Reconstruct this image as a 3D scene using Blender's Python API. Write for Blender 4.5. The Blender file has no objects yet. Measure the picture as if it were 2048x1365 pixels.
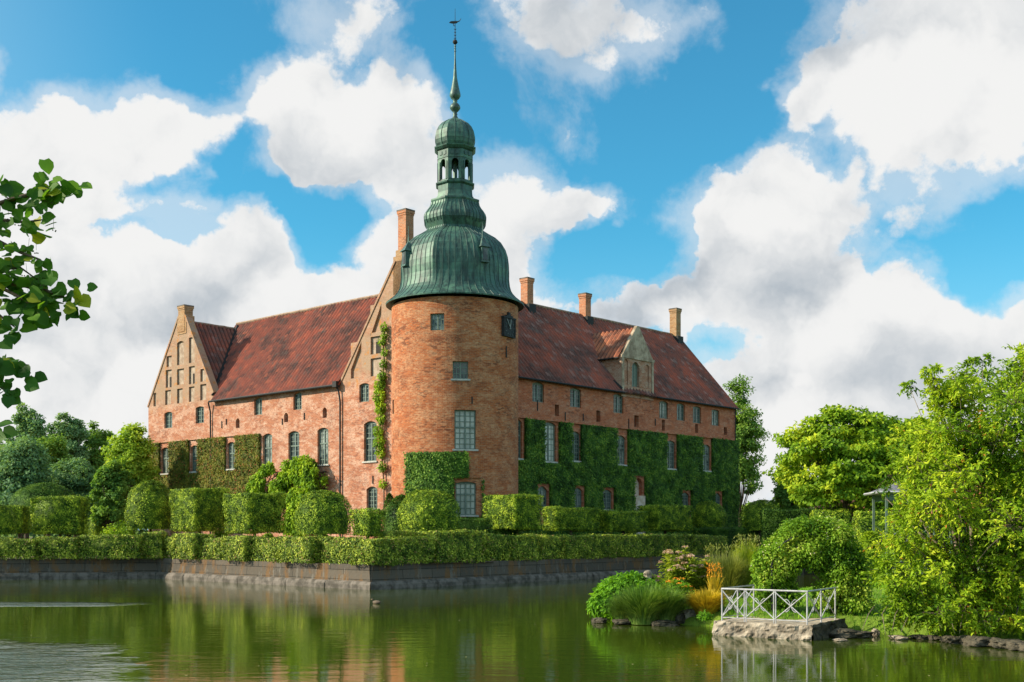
import bpy, math, random
import numpy as np
from mathutils import Vector, noise, geometry
random.seed(7); rng = np.random.default_rng(7)
S = bpy.context.scene; COL = S.collection
PI = math.pi
F, CX0, YH, CH = 2335.0, 1024.0, 1060.0, 3.0      # focal length (px of the 2048 px photo), principal x, horizon y, eye height (m)
TH = math.atan2(.7410, .6714)
RX, RY = math.cos(TH), math.sin(TH)                # direction of the north-east wing
LX, LY = -RY, RX                                   # direction of the north-west wing
CX, CY = -3.53, 80.0                               # castle corner
MX, MY = -7.08, 58.6                               # corner of the moat wall
GZ = 1.22                                          # terrace level
# ------------------------------------------------------------------ helpers
def tag(o, label=None, cat=None, group=None, kind=None):
    if label: o['label'] = label
    if cat: o['category'] = cat
    if group: o['group'] = group
    if kind: o['kind'] = kind
    return o
def empty(name, loc, rz=0, label=None, cat=None, group=None):
    o = bpy.data.objects.new(name, None); COL.objects.link(o)
    o.location = loc; o.rotation_euler = (0, 0, rz); o.empty_display_size = .3
    return tag(o, label, cat, group)
class MB:
    def __init__(s): s.v = []; s.f = []; s.uv = []; s.t = []
    def poly(s, pts, uv=None, t=.5):
        i = len(s.v); s.v += [tuple(p) for p in pts]; s.f.append(tuple(range(i, i+len(pts)))); s.uv.append(uv); s.t.append(t)
    def mesh(s, vs, fs, t=.5):
        i = len(s.v); s.v += [tuple(p) for p in vs]
        for f in fs: s.f.append(tuple(k+i for k in f)); s.uv.append(None); s.t.append(t)
    def box(s, x0, x1, y0, y1, z0, z1, t=.5):
        s.mesh([(x0,y0,z0),(x1,y0,z0),(x1,y1,z0),(x0,y1,z0),(x0,y0,z1),(x1,y0,z1),(x1,y1,z1),(x0,y1,z1)],
               [(3,2,1,0),(4,5,6,7),(0,1,5,4),(1,2,6,5),(2,3,7,6),(3,0,4,7)], t)
    def tube(s, path, r, n=6, cap=True, t=.5):
        path = [Vector(p) for p in path]
        rs = r if isinstance(r, (list, tuple)) else [r]*len(path)
        vs = []; fs = []
        for i, p in enumerate(path):
            d = (path[min(i+1, len(path)-1)] - path[max(i-1, 0)]).normalized()
            a = d.cross(Vector((0,0,1)) if abs(d.z) < .9 else Vector((1,0,0))).normalized(); b = d.cross(a)
            for k in range(n):
                q = p + (a*math.cos(2*PI*k/n) + b*math.sin(2*PI*k/n))*rs[i]; vs.append(q)
        for i in range(len(path)-1):
            for k in range(n):
                fs.append((i*n+k, i*n+(k+1)%n, (i+1)*n+(k+1)%n, (i+1)*n+k))
        if cap: fs.append(tuple(range(n))[::-1]); fs.append(tuple((len(path)-1)*n+k for k in range(n)))
        s.mesh(vs, fs, t)
    def lathe(s, prof, n, c=(0,0), oct_=None, t=.5, ang0=0):
        vs = []; fs = []
        for i, (r, z) in enumerate(prof):
            w = oct_[i] if oct_ else 0
            for k in range(n):
                a = 2*PI*k/n + ang0
                m = (a - ang0) % (PI/4) - PI/8
                q = 1 - w + w*math.cos(PI/8)/math.cos(m)*1.03
                vs.append((c[0]+r*q*math.cos(a), c[1]+r*q*math.sin(a), z))
        for i in range(len(prof)-1):
            for k in range(n):
                fs.append((i*n+k, i*n+(k+1)%n, (i+1)*n+(k+1)%n, (i+1)*n+k))
        s.mesh(vs, fs, t)
    def build(s, name, mat, parent=None, off=(0,0,0), smooth=False, hasuv=True):
        me = bpy.data.meshes.new(name)
        if off != (0,0,0): s.v = [(a+off[0], b+off[1], c+off[2]) for a, b, c in s.v]
        me.from_pydata(s.v, [], s.f); 
        if hasuv:
            uvl = me.uv_layers.new(name='UVMap'); data = []
            for fi, f in enumerate(s.f):
                uv = s.uv[fi]
                if uv: data += [c for q in uv for c in q]; continue
                p = [Vector(s.v[k]) for k in f]; n = Vector((0,0,0))
                for k in range(len(p)): n += (p[k]-p[0]).cross(p[(k+1) % len(p)]-p[0])
                n = n.normalized() if n.length > 1e-9 else Vector((0,0,1))
                if n.z < 0 : n = -n
                tt = Vector((0,0,1)).cross(n); tt = tt.normalized() if tt.length > .05 else Vector((1,0,0))
                bb = n.cross(tt)
                if bb.z < 0: bb = -bb
                for q in p: data += [q.dot(tt), q.dot(bb)]
            uvl.data.foreach_set('uv', data)
        at = me.attributes.new('tint', 'FLOAT', 'FACE'); at.data.foreach_set('value', s.t)
        if smooth: me.polygons.foreach_set('use_smooth', [True]*len(me.polygons))
        if mat: me.materials.append(mat)
        me.update()
        o = bpy.data.objects.new(name, me); COL.objects.link(o)
        if parent: o.parent = parent
        return o
# ------------------------------------------------------------------ materials
class NT:
    def __init__(s, tree): s.t = tree; s.n = tree.nodes; s.l = tree.links
    def node(s, typ, ins=None, **kw):
        n = s.n.new(typ)
        for k, v in kw.items(): setattr(n, k, v)
        for k, v in (ins or {}).items():
            if isinstance(v, bpy.types.NodeSocket): s.l.new(v, n.inputs[k])
            else: n.inputs[k].default_value = v
        return n
    def math(s, op, a, b=0., c=None, clamp=False):
        d = {0: a, 1: b}
        if c is not None: d[2] = c
        return s.node('ShaderNodeMath', d, operation=op, use_clamp=clamp).outputs[0]
    def mix(s, f, a, b, typ='MIX'):
        n = s.node('ShaderNodeMix', data_type='RGBA', blend_type=typ)
        for i, v in ((0, f), (6, a), (7, b)):
            if isinstance(v, bpy.types.NodeSocket): s.l.new(v, n.inputs[i])
            else: n.inputs[i].default_value = (*v, 1) if isinstance(v, tuple) and len(v) == 3 else v
        return n.outputs[2]
    def ramp(s, f, lo, hi, a=0., b=1.):
        return s.node('ShaderNodeMapRange', {0: f, 1: lo, 2: hi, 3: a, 4: b}, interpolation_type='SMOOTHSTEP').outputs[0]
    def noise(s, vec, scale, detail=4, rough=.55, dist=0):
        return s.node('ShaderNodeTexNoise', {'Vector': vec, 'Scale': scale, 'Detail': detail, 'Roughness': rough, 'Distortion': dist}).outputs[0]
def newmat(name):
    m = bpy.data.materials.new(name); m.use_nodes = True; m.node_tree.nodes.clear()
    g = NT(m.node_tree); out = g.node('ShaderNodeOutputMaterial'); return m, g, out
def principled(g, out, col, rough=.8, spec=.3, bump=None, bs=.3, bd=.02, metal=0):
    p = g.node('ShaderNodeBsdfPrincipled', {'Roughness': rough, 'Specular IOR Level': spec, 'Metallic': metal})
    if isinstance(col, bpy.types.NodeSocket): g.l.new(col, p.inputs[0])
    else: p.inputs[0].default_value = (*col, 1)
    if bump is not None:
        b = g.node('ShaderNodeBump', {'Strength': bs, 'Distance': bd, 'Height': bump}); g.l.new(b.outputs[0], p.inputs['Normal'])
    g.l.new(p.outputs[0], out.inputs[0]); return p
def leaf_mat(name, c1, c2, c3, trans=.35, nscale=.7, accent=None, acc=.97, gloss=.2):
    m, g, out = newmat(name)
    t = g.node('ShaderNodeAttribute', attribute_name='tint').outputs['Fac']
    ob = g.node('ShaderNodeTexCoord').outputs['Object']
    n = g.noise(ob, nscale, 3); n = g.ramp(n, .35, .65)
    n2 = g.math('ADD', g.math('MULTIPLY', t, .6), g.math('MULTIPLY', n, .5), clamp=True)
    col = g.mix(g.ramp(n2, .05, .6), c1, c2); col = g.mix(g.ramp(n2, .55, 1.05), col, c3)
    if accent: col = g.mix(g.math('GREATER_THAN', t, acc), col, accent)
    p = g.node('ShaderNodeBsdfPrincipled', {0: col, 'Roughness': .62, 'Specular IOR Level': gloss*.6})
    tr = g.node('ShaderNodeBsdfTranslucent', {0: g.mix(1, col, (1.25, 1.2, .55), 'MULTIPLY')})
    mx = g.node('ShaderNodeMixShader', {0: trans, 1: p.outputs[0], 2: tr.outputs[0]})
    g.l.new(mx.outputs[0], out.inputs[0]); return m
def brick_mat(name, c1, c2, mortar, pale, dark, palemix=.5, weather=None, wz=14.0):
    m, g, out = newmat(name)
    uv = g.node('ShaderNodeUVMap').outputs[0]
    ob = g.node('ShaderNodeTexCoord').outputs['Object']
    wob = g.node('ShaderNodeVectorMath', {0: uv, 1: g.node('ShaderNodeVectorMath', {0: g.node('ShaderNodeTexNoise', {'Vector': ob, 'Scale': 1.2}).outputs[1], 'Scale': .06}, operation='SCALE').outputs[0]}, operation='ADD').outputs[0]
    bt = g.node('ShaderNodeTexBrick', {'Vector': wob, 'Color1': (*c1, 1), 'Color2': (*c2, 1), 'Mortar': (*mortar, 1), 'Scale': 1., 'Mortar Size': .016, 'Mortar Smooth': .3, 'Bias': -.1, 'Brick Width': .30, 'Row Height': .108})
    col = bt.outputs[0]
    # single dark fired bricks
    sn = g.node('ShaderNodeTexVoronoi', {'Vector': g.node('ShaderNodeVectorMath', {0: wob, 1: (3.3, 9.5, 1)}, operation='MULTIPLY').outputs[0], 'Scale': 1.})
    pk = g.node('ShaderNodeSeparateColor', {0: sn.outputs[1]}).outputs[0]
    pn = g.ramp(g.noise(ob, .45, 3), .45, .62)
    col = g.mix(g.math('MULTIPLY', g.math('GREATER_THAN', pk, .78), g.math('MULTIPLY_ADD', pn, .6, .06)), col, dark)
    col = g.mix(g.math('MULTIPLY', g.math('LESS_THAN', pk, .15), .3), col, pale)
    # horizontal courses of soot and lime
    st = g.node('ShaderNodeVectorMath', {0: ob, 1: (.75, .75, 1.5)}, operation='MULTIPLY').outputs[0]
    brk = g.ramp(g.noise(st, 9., 4, .7), .38, .56)
    col = g.mix(g.math('MULTIPLY', g.ramp(g.noise(st, .9, 6, .72), .46, .56, 0, palemix), brk), col, pale)
    col = g.mix(g.math('MULTIPLY', g.ramp(g.noise(st, .55, 6, .7), .50, .66, 0, .7), g.ramp(g.noise(st, 7., 4, .7), .6, .4)), col, dark)
    col = g.mix(g.ramp(g.noise(ob, 3.5, 5, .7), .35, .7, 0, .35), col, g.mix(.5, c2, dark))
    if weather:
        z = g.node('ShaderNodeSeparateXYZ', {0: ob}).outputs[2]
        wm = g.math('MULTIPLY', g.ramp(z, wz-1.2, wz+.5), g.ramp(g.noise(ob, .8, 5, .7), .3, .6, .3, .9))
        col = g.mix(wm, col, weather)
        col = g.mix(g.math('MULTIPLY', g.ramp(z, wz-1.6, wz-.5), g.ramp(g.noise(ob, 1.6, 4, .6), .56, .66, 0, .7)), col, (.42, .17, .04))
    principled(g, out, col, .9, .15, g.math('ADD', bt.outputs[1], g.math('MULTIPLY', g.noise(ob, 6, 4), -.8)), .5, -.03)
    return m
def tile_mat(name, cols, moss=(.16,.15,.10), w=.42, h=.40):
    m, g, out = newmat(name)
    uv = g.node('ShaderNodeUVMap').outputs[0]; ob = g.node('ShaderNodeTexCoord').outputs['Object']
    wv = g.node('ShaderNodeVectorMath', {0: uv, 1: g.node('ShaderNodeVectorMath', {0: g.node('ShaderNodeTexNoise', {'Vector': ob, 'Scale': .8}).outputs[1], 'Scale': .12}, operation='SCALE').outputs[0]}, operation='ADD').outputs[0]
    s = g.node('ShaderNodeVectorMath', {0: uv, 1: (1/w, 1/h, 1)}, operation='MULTIPLY').outputs[0]
    fl = g.node('ShaderNodeVectorMath', {0: s}, operation='FLOOR').outputs[0]
    fr = g.node('ShaderNodeVectorMath', {0: s}, operation='FRACTION').outputs[0]
    fx = g.node('ShaderNodeSeparateXYZ', {0: fr}); x = fx.outputs[0]; y = fx.outputs[1]
    wn = g.node('ShaderNodeTexWhiteNoise', {'Vector': fl}, noise_dimensions='2D').outputs[0]
    big = g.noise(ob, .35, 4, .65)
    k = g.math('ADD', g.math('MULTIPLY', wn, .32), g.ramp(big, .36, .64, .05, .65))
    col = g.mix(g.ramp(k, .1, .5), cols[0], cols[1]); col = g.mix(g.ramp(k, .5, .95), col, cols[2])
    col = g.mix(g.math('MULTIPLY', g.math('GREATER_THAN', wn, .92), .4), col, cols[3])
    col = g.mix(g.ramp(g.noise(ob, 1.7, 6, .7), .5, .68, 0, .7), col, moss)
    hx = g.math('SINE', g.math('MULTIPLY', x, 2*PI))
    gap = g.math('LESS_THAN', g.math('ABSOLUTE', g.math('SUBTRACT', x, .75)), .15)
    col = g.mix(g.math('MULTIPLY', gap, .6), col, (.035,.02,.018))
    hh = g.math('ADD', g.math('MULTIPLY', hx, .5), g.math('MULTIPLY', y, -.15))
    principled(g, out, col, .85, .2, g.math('ADD', hh, g.math('MULTIPLY', wn, .4)), .8, .05)
    return m
def simple_mat(name, c1, c2, scale=3, rough=.8, spec=.3, bs=.3, bd=.02, metal=0, detail=5, lo=.35, hi=.65):
    m, g, out = newmat(name); ob = g.node('ShaderNodeTexCoord').outputs['Object']
    n = g.noise(ob, scale, detail, .6)
    principled(g, out, g.mix(g.ramp(n, lo, hi), c1, c2), rough, spec, n, bs, bd, metal); return m
M = {}
M['brick_left'] = brick_mat('brick_pink', (.42,.155,.080), (.29,.095,.052), (.38,.24,.16), (.58,.42,.32), (.15,.07,.05), .62, (.30,.215,.145), 13.3)
M['brick_tower'] = brick_mat('brick_orange', (.40,.118,.040), (.25,.066,.027), (.32,.17,.09), (.52,.33,.19), (.085,.04,.027), .42, (.5,.34,.2), 18)
M['brick_right'] = brick_mat('brick_red', (.46,.125,.050), (.32,.075,.035), (.36,.20,.12), (.50,.32,.22), (.12,.05,.035), .3, (.36,.28,.2), 15.2)
M['brick_chimney'] = brick_mat('brick_chimney', (.48,.17,.07), (.34,.11,.05), (.4,.28,.2), (.45,.30,.2), (.16,.08,.05), .4)
M['brick_ochre'] = brick_mat('brick_ochre', (.36,.20,.09), (.27,.13,.06), (.33,.24,.15), (.40,.31,.20), (.2,.12,.06), .4)
M['tile_left'] = tile_mat('tiles_left', [(.07,.035,.03),(.17,.055,.04),(.27,.068,.042),(.34,.10,.055)], (.10,.075,.065))
M['tile_right'] = tile_mat('tiles_right', [(.10,.055,.048),(.21,.075,.055),(.34,.09,.055),(.27,.21,.19)], (.15,.12,.11))
M['tile_dormer'] = tile_mat('tiles_dormer', [(.14,.055,.035),(.32,.11,.06),(.46,.17,.08),(.25,.16,.12)], (.16,.12,.09))
M['ridge'] = simple_mat('ridge_mortar', (.30,.22,.15), (.18,.11,.08), 4)
M['stone_pale'] = simple_mat('pale_plaster', (.52,.45,.37), (.36,.28,.20), 2.5)
M['plaster'] = simple_mat('old_plaster', (.36,.29,.22), (.24,.17,.12), 2.2)
M['dormer_plaster'] = simple_mat('weathered_plaster', (.40,.33,.24), (.20,.15,.10), 1.6)
M['sill'] = simple_mat('sill_stone', (.42,.42,.38), (.3,.3,.28), 3)
M['frame'] = simple_mat('green_paint', (.085,.125,.10), (.12,.165,.135), 6, .5, .4)
M['iron'] = simple_mat('black_iron', (.012,.014,.015), (.022,.024,.025), 8, .7, .25)
M['dark'] = simple_mat('dark_inside', (.02,.017,.015), (.03,.025,.02), 3, .9)
def glass_mat(name, c1, c2, rough=.08):
    m, g, out = newmat(name); ob = g.node('ShaderNodeTexCoord').outputs['Object']
    n = g.noise(ob, 1.3, 2); principled(g, out, g.mix(g.ramp(n, .4, .6), c1, c2), rough, .35, g.noise(ob, 2.2, 1), .25, .02); return m
M['glass'] = glass_mat('window_glass', (.02,.03,.03), (.07,.09,.085))
M['glass_curtain'] = glass_mat('curtained_glass', (.26,.30,.26), (.40,.43,.38), .2)
M['glass_blue'] = glass_mat('pale_glass', (.05,.07,.07), (.15,.18,.175), .12)
M['glass_mixed'] = glass_mat('half_curtained_glass', (.03,.04,.04), (.24,.27,.24), .1)
def copper_mat():
    m, g, out = newmat('verdigris_copper'); ob = g.node('ShaderNodeTexCoord').outputs['Object']
    t = g.node('ShaderNodeAttribute', attribute_name='tint').outputs['Fac']
    st = g.node('ShaderNodeVectorMath', {0: ob, 1: (1.6, 1.6, .45)}, operation='MULTIPLY').outputs[0]
    n = g.noise(st, 1.5, 6, .7); n2 = g.noise(ob, .9, 4, .6)
    col = g.mix(g.ramp(n, .38, .62), (.014,.038,.032), (.040,.110,.084))
    col = g.mix(g.ramp(n2, .48, .66, 0, .8), col, (.075,.170,.115))
    z = g.node('ShaderNodeSeparateXYZ', {0: ob}).outputs[2]
    seam = g.math('LESS_THAN', g.math('FRACT', g.math('MULTIPLY', z, 1.45)), .07)
    col = g.mix(g.math('MULTIPLY', seam, .5), col, (.02,.045,.04))
    col = g.mix(g.math('LESS_THAN', t, .25), col, (.03,.07,.06))
    principled(g, out, col, .55, .4, n, .3, .03, .15); return m
M['copper'] = copper_mat()
M['copper_dark'] = simple_mat('dark_copper', (.03,.055,.05), (.06,.13,.105), 3, .5, .5, metal=.3)
def wall_stone():
    m, g, out = newmat('moat_stone'); uv = g.node('ShaderNodeUVMap').outputs[0]; ob = g.node('ShaderNodeTexCoord').outputs['Object']
    bt = g.node('ShaderNodeTexBrick', {'Vector': uv, 'Color1': (.105,.088,.068,1), 'Color2': (.062,.055,.045,1), 'Mortar': (.03,.028,.022,1), 'Scale': 1., 'Mortar Size': .018, 'Brick Width': 2.1, 'Row Height': .48})
    st = g.node('ShaderNodeVectorMath', {0: ob, 1: (1, 1, .35)}, operation='MULTIPLY').outputs[0]
    col = g.mix(g.ramp(g.noise(st, 1.4, 6, .7), .48, .62, 0, .8), bt.outputs[0], (.15,.08,.03))
    col = g.mix(g.ramp(g.noise(st, 2.6, 5, .7), .55, .66, 0, .7), col, (.15,.14,.12))
    col = g.mix(g.ramp(g.noise(st, 5, 4, .7), .55, .7, 0, .6), col, (.05,.045,.035))
    principled(g, out, col, .9, .2, g.math('ADD', bt.outputs[1], g.math('MULTIPLY', g.noise(ob, 5, 5, .65), -1.2)), .6, -.05); return m
M['moat_stone'] = wall_stone()
M['ledge'] = simple_mat('ledge_stone', (.15,.13,.11), (.055,.048,.038), 2.2, .85, .3, .6, .05)
M['rock'] = simple_mat('rock', (.36,.31,.24), (.12,.10,.075), 3.2, .9, .2, .9, .06, detail=8)
M['rock_dark'] = simple_mat('rock_dark', (.09,.078,.055), (.03,.028,.02), 3.2, .9, .2, .9, .06, detail=8)
M['white_paint'] = simple_mat('white_paint', (.42,.42,.43), (.27,.27,.27), 7, .4, .4, .05)
M['bark'] = simple_mat('bark', (.10,.075,.05), (.045,.035,.025), 9, .9, .2, .8, .03)
M['bark_pale'] = simple_mat('bark_pale', (.22,.18,.13), (.10,.08,.055), 9, .9, .2, .8, .03)
M['stem'] = simple_mat('stem', (.10,.13,.03), (.06,.07,.02), 6)
M['box_leaf'] = leaf_mat('clipped_leaf', (0.02,0.055,0.006), (0.12,0.205,0.012), (0.46,0.56,0.04), 0.1, 2.2, gloss=.22)
M['box_leaf2'] = leaf_mat('hedge_leaf', (0.026,0.06,0.008), (0.145,0.215,0.02), (0.5,0.56,0.06), 0.1, 2, (.30,.22,.07), .955, .25)
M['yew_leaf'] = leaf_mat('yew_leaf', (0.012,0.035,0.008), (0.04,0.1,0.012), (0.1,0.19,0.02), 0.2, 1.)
M['ivy'] = leaf_mat('ivy_leaf', (0.018,0.052,0.009), (0.065,0.15,0.018), (0.19,0.3,0.036), 0.15, 1.2, gloss=.2)
M['ivy_warm'] = leaf_mat('ivy_warm_leaf', (0.05,0.07,0.01), (0.13,0.15,0.02), (0.27,0.22,0.035), 0.2, 1.2, (.26,.09,.03), .88)
M['wisteria'] = leaf_mat('wisteria_leaf', (0.03,0.085,0.008), (0.17,0.31,0.016), (0.45,0.58,0.03), 0.35, 1.2)
M['forest_a'] = leaf_mat('forest_leaf_blue', (0.07,0.17,0.085), (0.16,0.29,0.12), (0.27,0.4,0.15), 0.35, .25)
M['forest_b'] = leaf_mat('forest_leaf', (0.06,0.16,0.035), (0.17,0.3,0.05), (0.3,0.44,0.07), 0.4, .25)
M['forest_c'] = leaf_mat('forest_leaf_light', (0.13,0.25,0.03), (0.32,0.46,0.05), (0.54,0.62,0.08), 0.45, .3)
M['chestnut'] = leaf_mat('chestnut_leaf', (0.04,0.12,0.012), (0.19,0.32,0.016), (0.5,0.56,0.03), 0.35, .5, (.40,.22,.02), .985)
M['cherry'] = leaf_mat('cherry_leaf', (0.035,0.11,0.008), (0.23,0.37,0.014), (0.56,0.64,0.035), 0.38, .6, (.50,.20,.03), .975, .25)
M['vine'] = leaf_mat('vine_leaf', (0.035,0.11,0.01), (0.17,0.31,0.02), (0.45,0.54,0.09), 0.35, 1.0, (.45,.40,.25), .975)
M['linden'] = leaf_mat('linden_leaf', (0.03,0.1,0.012), (0.06,0.16,0.016), (0.14,0.28,0.02), 0.45, 1.5, (.30,.33,.02), .93, .4)
M['lime_leaf'] = leaf_mat('lime_leaf', (.14,.24,.012), (.24,.36,.015), (.36,.46,.02), .35, 1)
M['shrub'] = leaf_mat('shrub_leaf', (0.06,0.17,0.014), (0.15,0.34,0.02), (0.3,0.5,0.03), 0.4, 1.2)
M['grass_blade'] = leaf_mat('grass_blade', (0.05,0.12,0.02), (0.14,0.25,0.04), (0.3,0.4,0.1), 0.4, 1.2)
M['gold_grass'] = leaf_mat('gold_grass', (.30,.24,.02), (.50,.36,.03), (.62,.44,.05), .4, 1.2)
M['reed'] = leaf_mat('reed_blade', (.12,.15,.03), (.22,.25,.06), (.34,.33,.12), .4, 1.2)
M['yellow_herb'] = leaf_mat('yellow_herb', (.14,.22,.02), (.28,.36,.03), (.42,.46,.05), .4, 1.2)
M['fl_orange'] = leaf_mat('orange_petal', (.70,.22,.02), (.80,.32,.03), (.85,.42,.05), .3, 2)
M['fl_pink'] = leaf_mat('pink_petal', (.42,.26,.22), (.55,.38,.30), (.62,.48,.36), .3, 2)
M['fl_purple'] = leaf_mat('purple_petal', (.35,.12,.25), (.5,.2,.35), (.55,.3,.4), .3, 2)
M['fl_cream'] = leaf_mat('cream_petal', (.5,.45,.28), (.6,.55,.38), (.65,.6,.45), .3, 2)
M['berry'] = simple_mat('linden_fruit', (.06,.07,.03), (.10,.10,.05), 9)
def ground_mat(name, a, b, c):
    m, g, out = newmat(name); ob = g.node('ShaderNodeTexCoord').outputs['Object']
    col = g.mix(g.ramp(g.noise(ob, .5, 5), .35, .65), a, b); col = g.mix(g.ramp(g.noise(ob, 4, 5, .7), .45, .65, 0, .8), col, c)
    principled(g, out, col, .95, .1, g.noise(ob, 14, 4), .8, .05); return m
M['lawn'] = ground_mat('lawn', (.10,.17,.02), (.16,.24,.03), (.07,.11,.015))
M['terrace'] = ground_mat('terrace', (.07,.10,.025), (.18,.15,.09), (.10,.09,.05))
# ------------------------------------------------------------------ foliage
T_DIAMOND = (np.array([(0,0,0),(-.5,.45,.06),(0,1,0),(.5,.45,.06)], float), [(0,1,2,3)])
T_LEAF = (np.array([(0,0,0),(-.42,.3,.08),(-.36,.65,.06),(0,1,-.1),(.36,.65,.06),(.42,.3,.08),(0,.5,-.03)], float), [(0,1,2,6),(6,2,3),(3,4,6),(6,4,5,0)])
T_HEART = (np.array([(0,0,0),(-.34,-.07,.05),(-.54,.24,.07),(-.47,.55,.05),(-.24,.80,.0),(0,.98,-.08),(.24,.80,.0),(.47,.55,.05),(.54,.24,.07),(.34,-.07,.05),(0,.45,-.02)], float),
           [(0,10,2,1),(10,3,2),(10,4,3),(10,5,4),(10,6,5),(10,7,6),(10,8,7),(10,0,9,8)])
T_BLADE = (np.array([(-.5,0,0),(.5,0,0),(-.42,.4,.0),(.42,.4,.0),(-.28,.75,-.08),(.28,.75,-.08),(0,1,-.25)], float), [(0,1,3,2),(2,3,5,4),(4,5,6)])
def norm(a): return a/np.maximum(np.linalg.norm(a, axis=-1, keepdims=True), 1e-9)
def leaves(name, P, N, size, mat, parent=None, asp=.6, tmpl=T_DIAMOND, D=None, tint=None, core=None, smooth=False, trunk=None):
    """P leaf bases, N leaf-plane normals, D growth direction (optional), size scalar or array"""
    n = len(P); P = np.asarray(P, float); N = norm(np.asarray(N, float))
    r = rng.normal(size=(n, 3)) if D is None else np.asarray(D, float)
    A = norm(r - N*np.sum(r*N, 1, keepdims=True)); B = np.cross(N, A)
    L = (size*rng.uniform(.7, 1.3, n)) if np.isscalar(size) else size
    T, fs = tmpl; k = len(T)
    V = P[:, None, :] + (T[None, :, 0, None]*asp*B[:, None, :] + T[None, :, 1, None]*A[:, None, :] + T[None, :, 2, None]*N[:, None, :])*L[:, None, None]
    V = V.reshape(-1, 3)
    ft = np.array([len(f) for f in fs]); idx = np.array([i for f in fs for i in f])
    loops = (idx[None, :] + (np.arange(n)*k)[:, None]).reshape(-1)
    tot = np.tile(ft, n); t = rng.random(n) if tint is None else tint
    tt = np.repeat(t, len(fs))
    if core is not None:                       # MB with the solid inside of a clipped hedge
        cv = np.array(core.v, float); cl = np.array([i for f in core.f for i in f]) + len(V)
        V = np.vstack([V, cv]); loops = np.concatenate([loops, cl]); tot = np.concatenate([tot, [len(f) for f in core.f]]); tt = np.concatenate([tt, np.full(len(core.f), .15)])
    me = bpy.data.meshes.new(name)
    me.vertices.add(len(V)); me.vertices.foreach_set('co', V.astype(np.float32).ravel())
    me.loops.add(len(loops)); me.loops.foreach_set('vertex_index', loops.astype(np.int32))
    me.polygons.add(len(tot)); st = np.concatenate([[0], np.cumsum(tot)[:-1]]); me.polygons.foreach_set('loop_start', st.astype(np.int32)); me.polygons.foreach_set('loop_total', tot.astype(np.int32))
    me.update(calc_edges=True)
    a = me.attributes.new('tint', 'FLOAT', 'FACE'); a.data.foreach_set('value', tt.astype(np.float32))
    me.materials.append(mat)
    o = bpy.data.objects.new(name, me); COL.objects.link(o)
    if parent: o.parent = parent
    return o
def wob(P, s=1.3, amp=.05, ph=0.):
    return amp*(np.sin(P[:,0]*s*2.1+ph)*np.cos(P[:,1]*s*1.7+ph*2)+np.sin(P[:,2]*s*2.6+P[:,0]*s+ph))
def rbox_points(hx, hy, z0, z1, r, dens, bottom=False):
    P = []; N = []
    def face(n, o, u, v, lu, lv):
        k = max(1, int(lu*lv*4*dens)); a = rng.uniform(-1, 1, (k, 2)); p = np.array(o) + a[:, :1]*np.array(u)*lu + a[:, 1:]*np.array(v)*lv
        P.append(p); N.append(np.tile(np.array(n, float), (k, 1)))
    zc = (z0+z1)/2; hz = (z1-z0)/2
    face((1,0,0), (hx,0,zc), (0,1,0), (0,0,1), hy, hz); face((-1,0,0), (-hx,0,zc), (0,1,0), (0,0,1), hy, hz)
    face((0,1,0), (0,hy,zc), (1,0,0), (0,0,1), hx, hz); face((0,-1,0), (0,-hy,zc), (1,0,0), (0,0,1), hx, hz)
    face((0,0,1), (0,0,z1), (1,0,0), (0,1,0), hx, hy)
    if bottom: face((0,0,-1), (0,0,z0), (1,0,0), (0,1,0), hx, hy)
    P = np.vstack(P); N = np.vstack(N)
    inner = np.array([hx-r, hy-r, hz-r]); c = np.array([0,0,zc])
    q = np.clip(P-c, -inner, inner); d = (P-c)-q; N = norm(d); P = c+q+N*r
    return P, N
def foliage_solid(name, P, N, mat, parent, leaf=.11, core=None, depth=.06, jit=.38, asp=.62, ph=0.):
    P = P + N*(wob(P, 1.3, .05, ph)[:, None] + -np.abs(rng.normal(0, depth*1.7, (len(P), 1))) + (rng.random((len(P), 1)) < .03)*rng.exponential(.07, (len(P), 1)))
    Nn = norm(N + rng.normal(0, jit, P.shape)*.8)
    D = N*.55 + rng.normal(0, 1, P.shape)*.7 + np.array([0,0,-.1])
    return leaves(name, P, Nn, leaf, mat, parent, asp, D=D, core=core)
def clipped_box(loc, hx, hy, z0, z1, rz, label, cat='topiary', name='clipped_box_tree', mat='box_leaf', trunk=True, group=None, leaf=.09, dens=420, r=.14, taper=.0):
    root = empty(name, (loc[0], loc[1], GZ if len(loc) < 3 else loc[2]), rz, label, cat, group); g = root.location.z
    P, N = rbox_points(hx, hy, z0-g, z1-g, r, dens, trunk)
    c = MB(); i = .22; c.box(-hx+i, hx-i, -hy+i, hy-i, z0-g+i, z1-g-i)
    if taper:
        k = 1-taper*(z1-g-P[:, 2:])/(z1-z0); P[:, :2] *= k
        c.v = [(x*(1-taper*(z1-g-z)/(z1-z0)), y*(1-taper*(z1-g-z)/(z1-z0)), z) for x, y, z in c.v]
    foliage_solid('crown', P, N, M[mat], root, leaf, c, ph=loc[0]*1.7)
    if trunk:
        t = MB(); t.tube([(0,0,0),(.03,.02,(z0-g)*.5),(0,0,z0-g+.3)], [.13,.10,.09], 8); t.build('trunk', M['bark'], root)
    return root
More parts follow.
